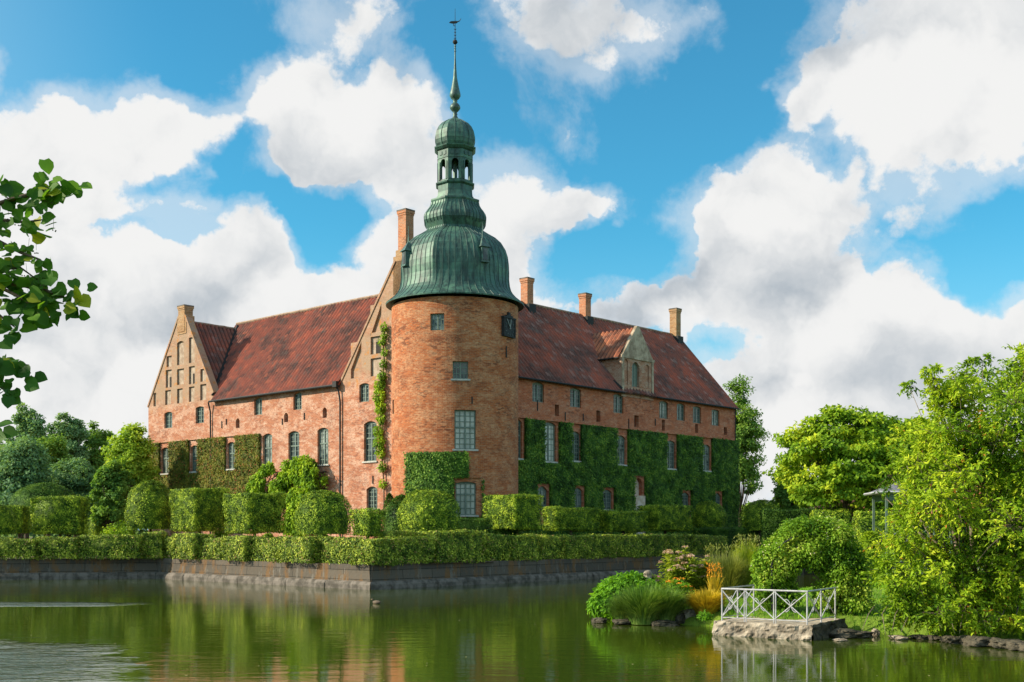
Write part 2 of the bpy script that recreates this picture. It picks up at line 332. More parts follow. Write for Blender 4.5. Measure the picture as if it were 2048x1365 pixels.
def clipped_dome(loc, rx, z0, z1, label, cat='topiary', name='clipped_dome_tree', mat='box_leaf', trunk=True, leaf=.09, dens=420, sq=2.6, group=None, ry=None, pow_=.42):
    root = empty(name, (loc[0], loc[1], GZ if len(loc) < 3 else loc[2]), 0, label, cat, group); g = root.location.z; ry = ry or rx
    h = z1-z0; n = int((2*PI*rx*h*.9+PI*rx*ry)*dens)
    def prof(t): return np.where(t < .3, .93+.07*np.sqrt(np.clip(t/.3, 0, 1)), np.power(np.clip(1-((t-.3)/.7)**sq, 0, 1), pow_+.06))
    th = rng.uniform(0, 2*PI, n); t = rng.uniform(0, 1, n)**.82; t = np.where(rng.random(n) < .28, 1-rng.uniform(0,.35,n)**1.6, t)
    pr = prof(t); P = np.stack([rx*pr*np.cos(th), ry*pr*np.sin(th), z0-g+h*t], 1)
    N = norm(np.stack([np.cos(th)*(1-t*.6), np.sin(th)*(1-t*.6), np.clip(t-.25, -.1, 1)**1.2*2.2*t], 1)) if False else norm(np.stack([np.cos(th)*np.clip(1-t**3, .05, 1), np.sin(th)*np.clip(1-t**3, .05, 1), np.clip(t, 0, 1)**2.2*1.1], 1))
    c = MB(); c.lathe([(max(float(prof(np.array([tt]))[0])*rx-.24, .02), z0-g+h*tt*.93) for tt in np.linspace(.02, 1, 12)], 24)
    c.v = [(x, y*ry/rx, z) for x, y, z in c.v]
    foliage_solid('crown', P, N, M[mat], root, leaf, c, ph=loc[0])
    if trunk:
        tk = MB(); tk.tube([(0,0,0),(.03,.02,(z0-g)*.5),(0,0,z0-g+.5)], [.14,.11,.1], 8); tk.build('trunk', M['bark'], root)
    return root
def tree(name, label, base, H, rx, ry, zlow, mat, nclump=60, per=380, leaf=.28, cr=.30, tr=.3, bark='bark', cat='tree', group=None, seed=0, shape=1.0, lean=(0,0), flat=.75, asp=.65, fill=.35, tmpl=T_DIAMOND, branches=22, fuzz=.4):
    r = np.random.default_rng(seed+11); root = empty(name, base, 0, label, cat, group)
    zc = (H+zlow)/2; hz = (H-zlow)/2
    d = norm(r.normal(size=(nclump, 3))); rad = fill + (1-fill)*r.random(nclump)**.55
    d[:, 2] = np.where(d[:, 2] < -.75, d[:, 2]*.5, d[:, 2])
    C = np.stack([d[:,0]*rad*rx, d[:,1]*rad*ry, d[:,2]*rad*hz], 1)*(1-cr*.55)
    w = 1-shape*.35*np.clip(C[:,2]/hz, 0, 1)**2; C[:, 0] *= w; C[:, 1] *= w
    C += np.array([lean[0], lean[1], zc]); CR = cr*min(rx, hz)*r.uniform(.6, 1.25, nclump)
    k = np.repeat(np.arange(nclump), per); n = len(k)
    q = norm(r.normal(size=(n, 3))); rr = r.random(n)**fuzz
    P = C[k] + q*rr[:, None]*CR[k][:, None]*np.array([1.15, 1.15, flat]) + r.normal(0, .05, (n, 3))*CR[k][:, None]
    out = norm(C[k] - np.array([0,0,zc]))
    N = norm(q*.5 + out*.35 + np.array([0,0,.45]) + r.normal(0, .55, (n, 3)))
    D = q + np.array([0,0,-.35]) + r.normal(0, .4, (n, 3))
    tint = np.clip(.5*r.random(n) + .5*np.repeat(r.random(nclump), per), 0, 1)
    leaves('crown', P, N, leaf, M[mat], root, asp, D=D, tint=tint, tmpl=tmpl)
    t = MB(); top = Vector((lean[0]*.7, lean[1]*.7, zlow+hz*1.1)); pts = [Vector((0,0,-.1)), Vector((tr*.3, 0, zlow*.6)), Vector((lean[0]*.3, lean[1]*.3, zlow+hz*.4)), top]
    t.tube(pts, [tr*1.25, tr*.9, tr*.6, tr*.2], 8)
    for i in r.choice(nclump, min(branches, nclump), replace=False):
        c = Vector(C[i]); f = r.uniform(.25, .8); s = pts[1].lerp(pts[2], f) if c.z < zc else pts[2].lerp(pts[3], f*.6)
        mid = s.lerp(c, .5) + Vector((r.normal(0,.1)*rx*.3, r.normal(0,.1)*rx*.3, -hz*.06))
        t.tube([s, mid, c], [tr*.34, tr*.2, tr*.07], 5)
    t.build('trunk', M[bark], root, smooth=True)
    return root
def W(px, Z, z=None, py=None):
    """point on the ray through photo column px at depth Z (and height z, or row py)"""
    x = (px-CX0)/F*Z
    if py is not None: z = CH + (YH-py)*Z/F
    return (x, Z, z if z is not None else 0)
def zat(py, Z): return CH + (YH-py)*Z/F
# ------------------------------------------------------------------ castle
BZ = 1.2; OFF = (0,0,-BZ)
castle = empty('castle', (CX, CY, BZ), TH, 'red brick castle with a round corner tower under a green copper onion dome', 'castle')
TX, TY = -.25, .27; TR = 4.33
tw = (CX+TX*RX+TY*LX, CY+TX*RY+TY*LY)
def pR(px):                      # photo column -> metres along the right facade
    u = (px-CX0)/F; return (u*CY-CX)/(RX-u*RY)
def pL(px, a=0.):
    u = (px-CX0)/F; x0 = CX+a*RX; y0 = CY+a*RY; return (u*y0-x0)/(LX-u*LY)
def zR(px, py): return zat(py, CY+pR(px)*RY)
def zL(px, py): return zat(py, CY+pL(px)*LY)
def pT(px, py=None, R=TR):
    u = (px-CX0)/F; A = u*u+1; B = -2*(u*tw[0]+tw[1]); C = tw[0]**2+tw[1]**2-R*R
    t = (-B-math.sqrt(max(B*B-4*A*C, 0)))/(2*A); ang = math.atan2(t-tw[1], u*t-tw[0]) - TH
    while ang > 0: ang -= 2*PI
    return (ang*TR, zat(py, t)) if py is not None else ang*TR
fR = lambda u, z, d: (u, d, z)
fL = lambda u, z, d: (d, u, z)
def fT(u, z, d): a = u/TR; return (TX+(TR-d)*math.cos(a), TY+(TR-d)*math.sin(a), z)
def clip(poly, cl):
    for i in range(len(cl)):
        a, b = cl[i], cl[(i+1) % len(cl)]; out = []
        side = lambda p: (b[0]-a[0])*(p[1]-a[1])-(b[1]-a[1])*(p[0]-a[0])
        for j in range(len(poly)):
            p, q = poly[j], poly[(j+1) % len(poly)]; sp, sq = side(p), side(q)
            if sp >= -1e-9: out.append(p)
            if (sp > 1e-9 and sq < -1e-9) or (sp < -1e-9 and sq > 1e-9):
                t = sp/(sp-sq); out.append((p[0]+(q[0]-p[0])*t, p[1]+(q[1]-p[1])*t))
        poly = out
        if len(poly) < 3: return None
    return poly
def wall(mb, f, u0, u1, z0, z1, holes=(), cl=None, du=None, d0=0., back=None):
    us = {u0, u1}; zs = {z0, z1}
    for h in holes: us |= {h['u0'], h['u1']}; zs |= {h['z0'], h['z1']}
    if du:
        k = int((u1-u0)/du)+1; us |= {u0+(u1-u0)*i/k for i in range(k)}
    us = sorted(x for x in us if u0 <= x <= u1); zs = sorted(x for x in zs if z0 <= x <= z1)
    P = lambda u, z, d: f(u, z, d)
    for i in range(len(us)-1):
        if us[i+1]-us[i] < 1e-6: continue
        for j in range(len(zs)-1):
            a, b, c, d = us[i], us[i+1], zs[j], zs[j+1]; mu, mz = (a+b)/2, (c+d)/2
            if any(h['u0'] < mu < h['u1'] and h['z0'] < mz < h['z1'] for h in holes): continue
            pl = [(a,c),(b,c),(b,d),(a,d)]
            if cl: pl = clip(pl, cl)
            if pl: mb.poly([P(u, z, d0) for u, z in pl], [(u, z) for u, z in pl])
    for h in holes:
        a, b, c, d = h['u0'], h['u1'], h['z0'], min(h['z1'], z1); dp = h.get('dep', .2); ar = h.get('arch', 0); opn = h['z1'] > z1+1
        sl = h.get('slant')            # +1: top slants down towards larger u, amount in metres
        zl = zr = d
        if sl: zl, zr = (d, d-sl) if sl > 0 else (d+sl, d)
        def q(u, z, dd): return P(u, z, dd)
        if ar:
            n = 8; arc = [(a+(b-a)*i/n, d-ar+ar*(1-((2*i/n-1)**2))) for i in range(n+1)]; zl = zr = d-ar
            for i in range(n):
                (x0, y0), (x1, y1) = arc[i], arc[i+1]
                mb.poly([q(x0,y0,d0), q(x1,y1,d0), q(x1,d,d0), q(x0,d,d0)], [(x0,y0),(x1,y1),(x1,d),(x0,d)])
                mb.poly([q(x0,y0,d0), q(x1,y1,d0), q(x1,y1,dp), q(x0,y0,dp)], [(x0,y0),(x1,y1),(x1,y1+dp),(x0,y0+dp)])
        elif sl:
            t = (a, d) if sl < 0 else (b, d)
            mb.poly([q(a,zl,d0), q(b,zr,d0), q(t[0],d,d0)], [(a,zl),(b,zr),t])
            mb.poly([q(a,zl,d0), q(b,zr,d0), q(b,zr,dp), q(a,zl,dp)], [(a,zl),(b,zr),(b,zr+dp),(a,zl+dp)])
        elif not opn:
            mb.poly([q(a,d,d0), q(b,d,d0), q(b,d,dp), q(a,d,dp)], [(a,d),(b,d),(b,d+dp),(a,d+dp)])
        mb.poly([q(a,c,d0), q(b,c,d0), q(b,c,dp), q(a,c,dp)], [(a,c),(b,c),(b,c+dp),(a,c+dp)])
        mb.poly([q(a,c,d0), q(a,zl,d0), q(a,zl,dp), q(a,c,dp)], [(a,c),(a,zl),(a+dp,zl),(a+dp,c)])
        if not h.get('open1'): mb.poly([q(b,c,d0), q(b,zr,d0), q(b,zr,dp), q(b,c,dp)], [(b,c),(b,zr),(b+dp,zr),(b+dp,c)])
        if h.get('blind') and back is None: mb.poly([q(a,c,dp), q(b,c,dp), q(b,d,dp), q(a,d,dp)], [(a,c),(b,c),(b,d),(a,d)])
def fbar(mb, f, u0, u1, z0, z1, d0, d1, t=.5):
    v = [f(u0,z0,d0), f(u1,z0,d0), f(u1,z0,d1), f(u0,z0,d1), f(u0,z1,d0), f(u1,z1,d0), f(u1,z1,d1), f(u0,z1,d1)]
    mb.mesh(v, [(3,2,1,0),(4,5,6,7),(0,1,5,4),(1,2,6,5),(2,3,7,6),(3,0,4,7)], t)
def window(f, h, nx, nz, glass='glass', sill=True, mull=True, tr=None, lbl=None):
    if glass != 'glass_curtain': glass = random.choice(['glass', 'glass', 'glass_blue', glass, 'glass_mixed'])
    a, b, c, d = h['u0'], h['u1'], h['z0'], h['z1']; ar = h.get('arch', 0); D = h.get('dep', .2)-.08
    m = MB(); fw = .075
    fbar(m, f, a, a+fw, c, d, D, D+.09); fbar(m, f, b-fw, b, c, d, D, D+.09)
    fbar(m, f, a+fw, b-fw, c, c+fw, D+.004, D+.086); fbar(m, f, a+fw, b-fw, d-fw-ar*.8, d, D+.004, D+.086)
    if mull: fbar(m, f, (a+b)/2-.05, (a+b)/2+.05, c+fw, d-fw, D-.015, D+.08)
    trz = c+(d-c)*(tr or .0)
    if tr: fbar(m, f, a+fw, b-fw, trz-.05, trz+.05, D-.018, D+.078)
    def bars(z0, z1, n):
        for i in range(1, n): fbar(m, f, a+fw, b-fw, z0+(z1-z0)*i/n-.024, z0+(z1-z0)*i/n+.024, D+.02, D+.06)
    if tr: bars(c, trz, nz[0]); bars(trz, d-ar*.5, nz[1])
    else: bars(c, d-ar*.5, nz)
    for i in range(1, nx):
        if mull and abs(i*2-nx) < .1: continue
        u = a+(b-a)*i/nx; fbar(m, f, u-.024, u+.024, c+fw, d-fw, D+.024, D+.056)
    o = m.build('window', M['frame'], castle, OFF)
    if lbl: o['label'] = lbl
    g = MB(); g.poly([f(a, c, D+.045), f(b, c, D+.045), f(b, d, D+.045), f(a, d, D+.045)]); g.build('pane', M[glass], o, OFF)
    if sill:
        s = MB(); fbar(s, f, a-.12, b+.12, c-.10, c+.012, -.10, D); s.build('sill', M['sill'], o, OFF)
    return o
def H(px0, px1, py0, py1, side, **k):
    if side == 'R': u0, u1 = pR(px0), pR(px1); pm = (px0+px1)/2; z1, z0 = zR(pm, py0), zR(pm, py1)
    elif side == 'L': u0, u1 = pL(px1), pL(px0); pm = (px0+px1)/2; z1, z0 = zL(pm, py0), zL(pm, py1)
    else:
        u0, z1 = pT(px0, py0); u1, z0 = pT(px1, py1); u0, u1 = pT(px0), pT(px1); pm = (px0+px1)/2; z1 = pT(pm, py0)[1]; z0 = pT(pm, py1)[1]
    return dict(u0=u0, u1=u1, z0=z0, z1=z1, **k)
c1 = lambda x0, x1, y0, y1, **k: H(280+x0/2.527, 280+x1/2.527, 560+y0/2.528, 560+y1/2.528, 'L', **k)
c2 = lambda x0, x1, y0, y1, **k: H(680+x0/6.825, 680+x1/6.825, 580+y0/6.825, 580+y1/6.825, 'L', **k)
c4 = lambda x0, x1, y0, y1, **k: H(1000+x0/2.4385, 1000+x1/2.4385, 540+y0/2.4375, 540+y1/2.4375, 'R', **k)
c3 = lambda x0, x1, y0, y1, **k: H(740+x0/2.528, 740+x1/2.528, 560+y0/2.528, 560+y1/2.528, 'T', **k)
EZ = 14.2; HB = 12.4
# left facade holes
Lup = [c1(123,163,668,750,arch=.12), c1(281,323,640,725,arch=.12), c1(577,617,597,683,arch=.12), c1(775,817,570,657,arch=.12), c1(1108,1157,523,617,arch=.12)]
Lfirst = [c1(108,148,848,980,arch=.18), c1(257,293,837,970,arch=.18), c1(441,481,820,957,arch=.18), c1(620,668,778,950,arch=.18), c1(750,805,765,942,arch=.18), c1(897,952,748,935,arch=.18), c1(1132,1195,715,918,arch=.18)]
Lground = [c1(1145,1200,1045,1160,arch=.2), c1(905,950,1050,1165,arch=.2), c1(640,690,1075,1185,arch=.2), c1(440,480,1090,1190,arch=.2)]
Lslot = [c1(484,503,700,750,arch=.2,dep=.35,blind=1), c1(728,748,672,720,arch=.2,dep=.35,blind=1), c1(923,944,645,698,arch=.2,dep=.35,blind=1), c1(1190,1213,608,670,arch=.2,dep=.35,blind=1)]
for h in Lup+Lfirst+Lground: h['dep'] = .26
mb = MB(); wall(mb, fL, 0, 40.2, BZ-.4, EZ, Lup+Lfirst+Lground+Lslot)
o = mb.build('facade_wall', M['brick_left'], castle, OFF); o['label'] = 'sunlit pinkish brick facade with patches of old limewash'
for h in Lslot: m = MB(); fbar(m, fL, h['u0']-.02, h['u1']+.02, h['z0'], h['z1'], .33, .40); m.build('slot_opening', M['dark'], castle, OFF)
for i, h in enumerate(Lup): window(fL, h, 4, 4, 'glass_blue', sill=False)
for i, h in enumerate(Lfirst): window(fL, h, 4, (4, 3), 'glass', tr=.58)
for i, h in enumerate(Lground): window(fL, h, 4, 5, 'glass')
# gables on the left facade
def gable(u0, u1, z0, au, az, holes, nm='gable_wall', cap=.35, zl=None, zr=None, mat='brick_left'):
    zl = zl or z0; zr = zr or z0
    cl = [(u0, z0), (u1, z0), (u1, zr), (au+.45, az), (au-.45, az), (u0, zl)]
    m = MB(); wall(m, fL, u0, u1, z0, az, holes, cl)
    e = [(u1, zr), (au+.45, az), (au-.45, az), (u0, zl)]
    for i in range(3):
        (a, b), (c, d) = e[i], e[i+1]
        m.poly([fL(a,b,0), fL(c,d,0), fL(c,d,.55), fL(a,b,.55)])
    m.poly([fL(u, z, .55) for u, z in cl])
    w = m.build(nm, M[mat], castle, OFF)
    for i in (0, 2):                      # coping slightly proud
        (a, b), (c, d) = e[i], e[i+1]; k = MB(); l = math.hypot(c-a, d-b); nx, nz = (d-b)/l*.16, -(c-a)/l*.16
        if nz < 0: nx, nz = -nx, -nz
        p4 = [(a,b),(c,d),(c+nx,d+nz),(a+nx,b+nz)]
        k.poly([fL(u,z,-.07) for u,z in p4]); k.poly([fL(u,z,.6) for u,z in p4])
        for j in range(4):
            p, q = p4[j], p4[(j+1)%4]; k.poly([fL(*p,-.07), fL(*q,-.07), fL(*q,.6), fL(*p,.6)])
        k.build('gable_coping', M['brick_left'], castle, OFF)
    return w
nl = dict(dep=.17, blind=1)
G1 = [c1(187,222,310,430,arch=.15,**nl), c1(187,222,450,530,**nl), c1(187,215,550,628,**nl), c1(130,160,455,545,**nl), c1(127,156,558,632,**nl),
      c1(247,276,290,420,slant=None,**nl), c1(247,277,437,527,**nl), c1(247,275,540,622,**nl), c1(305,335,450,514,**nl), c1(304,335,528,612,**nl), c1(68,82,572,640,**nl), c1(134,160,385,440,**nl)]
for h in G1: h['z0'] = max(h['z0'], EZ+.02)
g1 = gable(29.75, 40.2, EZ, 34.6, 21.9, G1, zl=EZ+.5)
for h in G1:
    m = MB(); fbar(m, fL, h['u0']+.01, h['u1']-.01, h['z0']+.01, h['z1']-h.get('arch', 0), .155, .19); m.build('niche_panel', M['plaster'], castle, OFF)
for h in (c1(143,158,490,543), c1(260,276,473,525)): m = MB(); fbar(m, fL, h['u0'], h['u1'], h['z0'], h['z1'], .13, .2); m.build('gable_opening', M['dark'], castle, OFF)
N1 = c2(415,565,200,580,**nl); N1['slant'] = -2.4
N4 = c2(148,292,715,1205,**nl); N4['slant'] = -2.2
# slant: outer (larger u) side is lower
N1['slant'] = 2.3; N4['slant'] = 2.0
G2 = [N1, c2(418,560,635,875,**nl), c2(418,560,930,1175,**nl), N4]
g2 = gable(-.1, 12.67, EZ, 6.1, 22.4, G2, zl=EZ)
for h in G2[1:3]:
    m = MB(); fbar(m, fL, h['u0']+.01, h['u1']-.01, h['z0']+.01, h['z1']-.01, .155, .19); m.build('niche_panel', M['plaster'], castle, OFF)
m = MB(); h = c2(472,550,700,870,arch=.2); fbar(m, fL, h['u0'], h['u1'], h['z0'], h['z1'], .13, .2); m.build('gable_opening', M['dark'], castle, OFF)
# right facade
Rup = [c4(158,215,548,645,arch=.15), c4(342,396,577,670,arch=.15), c4(553,602,606,698,arch=.15), c4(777,820,640,725,arch=.13), c4(862,902,652,735,arch=.12), c4(941,981,666,748,arch=.12), c4(1032,1070,682,760,arch=.12)]
Rfirst = [c4(70,107,725,920,arch=.25), c4(212,273,743,935,arch=.2), c4(343,393,788,932,arch=.25), c4(567,613,808,950,arch=.25), c4(810,855,832,970,arch=.2), c4(986,1026,852,980,arch=.2)]
Rground = [c4(182,232,1055,1165,arch=.35), c4(360,403,1063,1163,arch=.25), c4(500,547,1072,1170,arch=.25), c4(885,923,1085,1175,arch=.25), c4(1045,1078,1088,1175,arch=.3)]
Rslot = [c4(268,288,658,712,dep=.4,blind=1), c4(470,490,686,742,dep=.4,blind=1), c4(655,677,710,768,dep=.4,blind=1), c4(790,805,732,785,dep=.4,blind=1), c4(952,966,752,795,dep=.4,blind=1), c4(1092,1108,768,805,dep=.4,blind=1)]
Rfirst[0]['u0'] = Rfirst[1]['u0']-3.6
Rniche = c4(655,695,1015,1100,arch=.4,dep=.45,blind=1)
for h in Rup+Rfirst+Rground: h['dep'] = .22
RL = 35.5
mb = MB(); wall(mb, fR, 0, RL, BZ-.4, EZ, Rup+Rfirst+Rground+Rslot+[Rniche])
o = mb.build('facade_wall', M['brick_right'], castle, OFF); o['label'] = 'shaded red brick facade beyond the tower'
for h in Rslot: m = MB(); fbar(m, fR, h['u0']+.02, h['u1']-.02, h['z0'], h['z1'], .38, .44); m.build('slot_opening', M['dark'], castle, OFF)
m = MB(); h = Rniche; fbar(m, fR, h['u0'], h['u1'], h['z0'], h['z1'], .36, .44); o = m.build('niche', M['stone_pale'], castle, OFF)
m = MB(); h = c4(650,708,1100,1190); fbar(m, fR, h['u0'], h['u1'], BZ, Rniche['z0']-.02, -.12, .05); m.build('niche_pedestal', M['stone_pale'], castle, OFF)
for i, h in enumerate(Rup): window(fR, h, 4, 4, 'glass_blue' if i != 2 else 'glass', sill=False)
for i, h in enumerate(Rfirst): window(fR, h, 4, (4, 3), 'glass_curtain' if i == 1 else 'glass_blue', tr=.58)
for i, h in enumerate(Rground): window(fR, h, 4, 5, 'glass_blue')
# cornice under the eaves
m = MB(); fbar(m, fR, 4, 18.1, EZ-.32, EZ-.02, -.10, -.003); fbar(m, fR, 22.7, RL-.002, EZ-.32, EZ-.02, -.10, -.003)
m.build('cornice', M['brick_right'], castle, OFF)
# hidden sides: end gable, backs
m = MB()
m.poly([(RL,0,BZ-.4),(RL,HB,BZ-.4),(RL,HB,EZ),(RL,6.2,21.35),(RL,0,EZ)]); m.poly([(11,HB,BZ-.4),(RL,HB,BZ-.4),(RL,HB,EZ),(11,HB,EZ)])
m.poly([(11.6,12.4,BZ-.4),(11.6,40.2,BZ-.4),(11.6,40.2,EZ),(11.6,12.4,EZ)]); m.poly([(0,40.2,BZ-.4),(11.6,40.2,BZ-.4),(11.6,40.2,EZ),(0,40.2,EZ)])
m.poly([(11.6,40.2,EZ),(11.6,29.75,EZ),(11.6,34.6,21.4)])
m.build('rear_wall', M['brick_right'], castle, OFF)
# roofs
def roof_plane(mb, p00, p10, p11, p01, nu, nv, amp=.06, seed=0, thick=.14, cor=.075, pitch=.42):
    p = [Vector(x) for x in (p00, p10, p11, p01)]; n = (p[1]-p[0]).cross(p[3]-p[0]).normalized(); tu = (p[1]-p[0]).normalized(); nu = int((p[1]-p[0]).length/pitch*6)
    if n.z < 0: n = -n
    g = []
    for j in range(nv+1):
        for i in range(nu+1):
            a, b = i/nu, j/nv; q = p[0].lerp(p[1], a).lerp(p[3].lerp(p[2], a), b)
            q = q + n*(noise.noise(Vector((q.dot(tu)*.22+seed, b*3, seed)))*amp*2 + cor*math.sin(q.dot(tu)/pitch*2*PI)); g.append(q)
    fs = [(j*(nu+1)+i, j*(nu+1)+i+1, (j+1)*(nu+1)+i+1, (j+1)*(nu+1)+i) for j in range(nv) for i in range(nu)]
    b0 = len(mb.v); tt = (p[1]-p[0]).normalized(); bb = n.cross(tt)
    if bb.z < 0: bb = -bb
    i0 = len(mb.v); mb.v += [tuple(q) for q in g]
    for f in fs:
        mb.f.append(tuple(k+i0 for k in f)); mb.uv.append([(g[k].dot(tt), g[k].dot(bb)) for k in f]); mb.t.append(.5)
    e = [g[i] for i in range(nu+1)]
    for i in range(nu): mb.poly([e[i], e[i+1], e[i+1]-n*thick, e[i]-n*thick])
    mb.poly([p[0], p[3], p[3]-n*thick, p[0]-n*thick]); mb.poly([p[1], p[2], p[2]-n*thick, p[1]-n*thick])
def ridge(parent, a, b, r=.13, sag=0., nm='ridge_tiles', seed=0):
    a, b = Vector(a), Vector(b); n = 24; m = MB()
    m.tube([a.lerp(b, i/n)+Vector((0, 0, -sag*math.sin(PI*i/n)+.04*noise.noise(Vector((i*.7, seed, 0))))) for i in range(n+1)], r, 6)
    return m.build(nm, M['ridge'], parent, OFF)
RZ, RB = 21.35, 6.2; ov = .35; sl = (RZ-EZ)/RB
mb = MB(); e0 = EZ-ov*sl*.5
roof_plane(mb, (.5,-ov,e0), (RL+.15,-ov,e0), (RL+.15,RB,RZ), (.5,RB,RZ), 40, 8, .05, 1)
roof_plane(mb, (.5,HB+ov,e0), (RL+.15,HB+ov,e0), (RL+.15,RB,RZ), (.5,RB,RZ), 20, 4, .05, 2)
rf = mb.build('roof', M['tile_right'], castle, OFF); rf['label'] = 'mottled dark red tile roof of the shaded wing'
ridge(rf, (.55,RB,RZ), (RL+.1,RB,RZ), .12, .05)
LZ, LA = 22.0, 6.0
mb = MB()
zr_ = lambda a: e0+(a+ov)*(LZ-e0)/(LA+ov)
roof_plane(mb, (-ov,12.7,e0), (-ov,29.7,e0), (LA,29.7,LZ), (LA,12.7,LZ), 40, 8, .05, 3)
roof_plane(mb, (.6,6.3,zr_(.6)), (.6,12.7,zr_(.6)), (LA,12.7,LZ), (LA,6.3,LZ), 40, 8, .05, 3)
roof_plane(mb, (.6,29.7,zr_(.6)), (.6,35.,zr_(.6)), (LA,35.,LZ), (LA,29.7,LZ), 40, 8, .05, 3)
roof_plane(mb, (11.6+ov,12.7,e0), (11.6+ov,30.6,e0), (LA,35.2,LZ-.05), (LA,6.3,LZ), 16, 4, .05, 4)
rf = mb.build('roof', M['tile_left'], castle, OFF); rf['label'] = 'ribbed red tile roof of the sunlit wing'
ridge(rf, (LA,6.3,LZ+.02), (LA,35.0,LZ+.02), .13, .0, seed=3)
GA, GZr = 34.6, 21.5
mb = MB()
roof_plane(mb, (.45,29.7,EZ-.1), (11.9,29.7,EZ-.1), (11.9,GA,GZr), (.45,GA,GZr), 12, 8, .05, 5)
roof_plane(mb, (.45,40.5,EZ-.1), (11.9,40.5,EZ-.1), (11.9,GA,GZr), (.45,GA,GZr), 12, 8, .05, 6)
rf = mb.build('roof', M['tile_right'], castle, OFF); rf['label'] = 'short tile roof behind the left gable'
ridge(rf, (.5,GA,GZr), (11.8,GA,GZr), .12, .03, seed=4)
# valley flashing, gutters, downpipes
k = (GZr-EZ)/(GA-29.7)
m = MB()
# valley line: left roof z = e0 + (a+ov)*(LZ-e0)/(LA+ov) ; gable roof z = EZ-.1 + (b-29.7)*k
vp = []
for i in range(9):
    a = .0+5.8*i/8; z = e0+(a+ov)*(LZ-.1-e0)/(LA+ov); b = 29.7+(z-EZ+.1)/((GZr-EZ+.1)/(GA-29.7)); vp.append((a, b-.12, z+.10))
m.tube(vp, .17, 4); m.build('valley_flashing', M['iron'], castle, OFF)
def gutter(pts, nm='gutter', r=.09):
    m = MB(); m.tube(pts, r, 6); return m.build(nm, M['iron'], castle, OFF)
gutter([(-ov-.06,12.9,e0-.05), (-ov-.06,29.8,e0-.05)])
gutter([(4.2,-ov-.06,e0-.03), (18.2,-ov-.06,e0-.03)], r=.07); gutter([(22.7,-ov-.06,e0-.03), (RL+.1,-ov-.06,e0-.03)], r=.07)
b1 = pL(423.5)
gutter([(-ov,b1,e0-.1), (-.14,b1,e0-.9), (-.12,b1,10.6), (-.12,b1,BZ)], 'downpipe', .065)
b2 = pL(683)
gutter([(-ov,b2+.25,e0-.05), (-.2,b2+.1,e0-.5), (-.14,b2,e0-1.3), (-.14,b2,BZ)], 'downpipe', .07)
gutter([(RL-.12,-.12,e0-.1), (RL-.12,-.1,BZ)], 'downpipe', .05)
m = MB(); m.box(-.5,-.12,b2+.05,b2+.5,e0-.2,e0+.25); m.build('rainwater_head', M['iron'], castle, OFF)
# wall anchors
for (px, y0, y1, s) in ((1074.6,800,822,'R'),(1257,838,858,'R'),(1130,825,842,'R'),(1166,828,842,'R'),(1310,838,852,'R'),(453,838,850,'L'),(609,826,840,'L'),(746,952,968,'L'),(565,838,850,'L'),(444,843,857,'L')):
    m = MB(); h = H(px-1, px+1, y0, y1, s); f = fR if s == 'R' else fL; u = (h['u0']+h['u1'])/2
    fbar(m, f, u-.035, u+.035, h['z0'], h['z1'], -.06, -.01); m.build('wall_anchor', M['iron'], castle, OFF)
for (px, y0, y1) in ((944,794,808),(1012,693,716),(787,800,828)):
    m = MB(); (u, z1), (_, z0) = pT(px, y0), pT(px, y1); fbar(m, fT, u-.035, u+.035, z0, z1, -.06, -.01); m.build('wall_anchor', M['iron'], castle, OFF)
# chimneys
def chimney(a, b, w, z0, z1, mat='brick_chimney', lbl=None, d=None, flash=True):
    m = MB(); d = d or w
    m.box(a-w/2,a+w/2,b-d/2,b+d/2,z0,z1-.42); m.box(a-w/2-.03,a+w/2+.03,b-d/2-.03,b+d/2+.03,z1-.42,z1-.28); m.box(a-w/2-.07,a+w/2+.07,b-d/2-.07,b+d/2+.07,z1-.28,z1-.1)
    o = m.build('chimney', M[mat], castle, OFF)
    c = MB(); c.box(a-w/2-.08,a+w/2+.08,b-d/2-.08,b+d/2+.08,z1-.1,z1); c.box(a-w/2+.1,a+w/2-.1,b-d/2+.1,b+d/2-.1,z1,z1+.03); c.build('chimney_cap', M['ledge'], o, OFF)
    if flash:
        c = MB(); c.box(a-w/2-.06,a+w/2+.06,b-d/2-.25,b+d/2+.06,z0,RZ-.22); c.build('flashing', M['iron'], o, OFF)
    if lbl: o['label'] = lbl
    return o
def aR(px, b):
    u = (px-CX0)/F; x0 = CX+b*LX; y0 = CY+b*LY; return (u*y0-x0)/(RX-u*RY)
for px, pt, w, mt in ((1054,557,.72,'brick_chimney'), (1170,588,.72,'brick_chimney'), (1350.5,618,.74,'brick_ochre')):
    a = aR(px, 6.0); Z = CY+a*RY+6.0*LY; chimney(a, 6.0, w, RZ-1.3, zat(pt, Z), mt, 'weathered ochre chimney at the far end of the ridge' if px > 1300 else None)
o = chimney(.50, 6.05, .76, 21.2, 26.1, 'brick_chimney', 'tall red chimney on the gable beside the dome', .82, False)
m = MB(); m.box(.0,1.1,5.4,6.85,20.0,22.75)
m.box(.06,1.0,5.5,6.65,22.75,23.2); m.build('chimney_base', M['brick_ochre'], o, OFF)
b = 34.6
o = chimney(.35, b, .85, 20.5, 22.85, 'brick_ochre', 'short pale chimney on the left gable', 1.0, False)
m = MB(); m.box(-.04,.8,b-.72,b+.72,20.3,21.9); m.build('chimney_base', M['brick_ochre'], o, OFF)
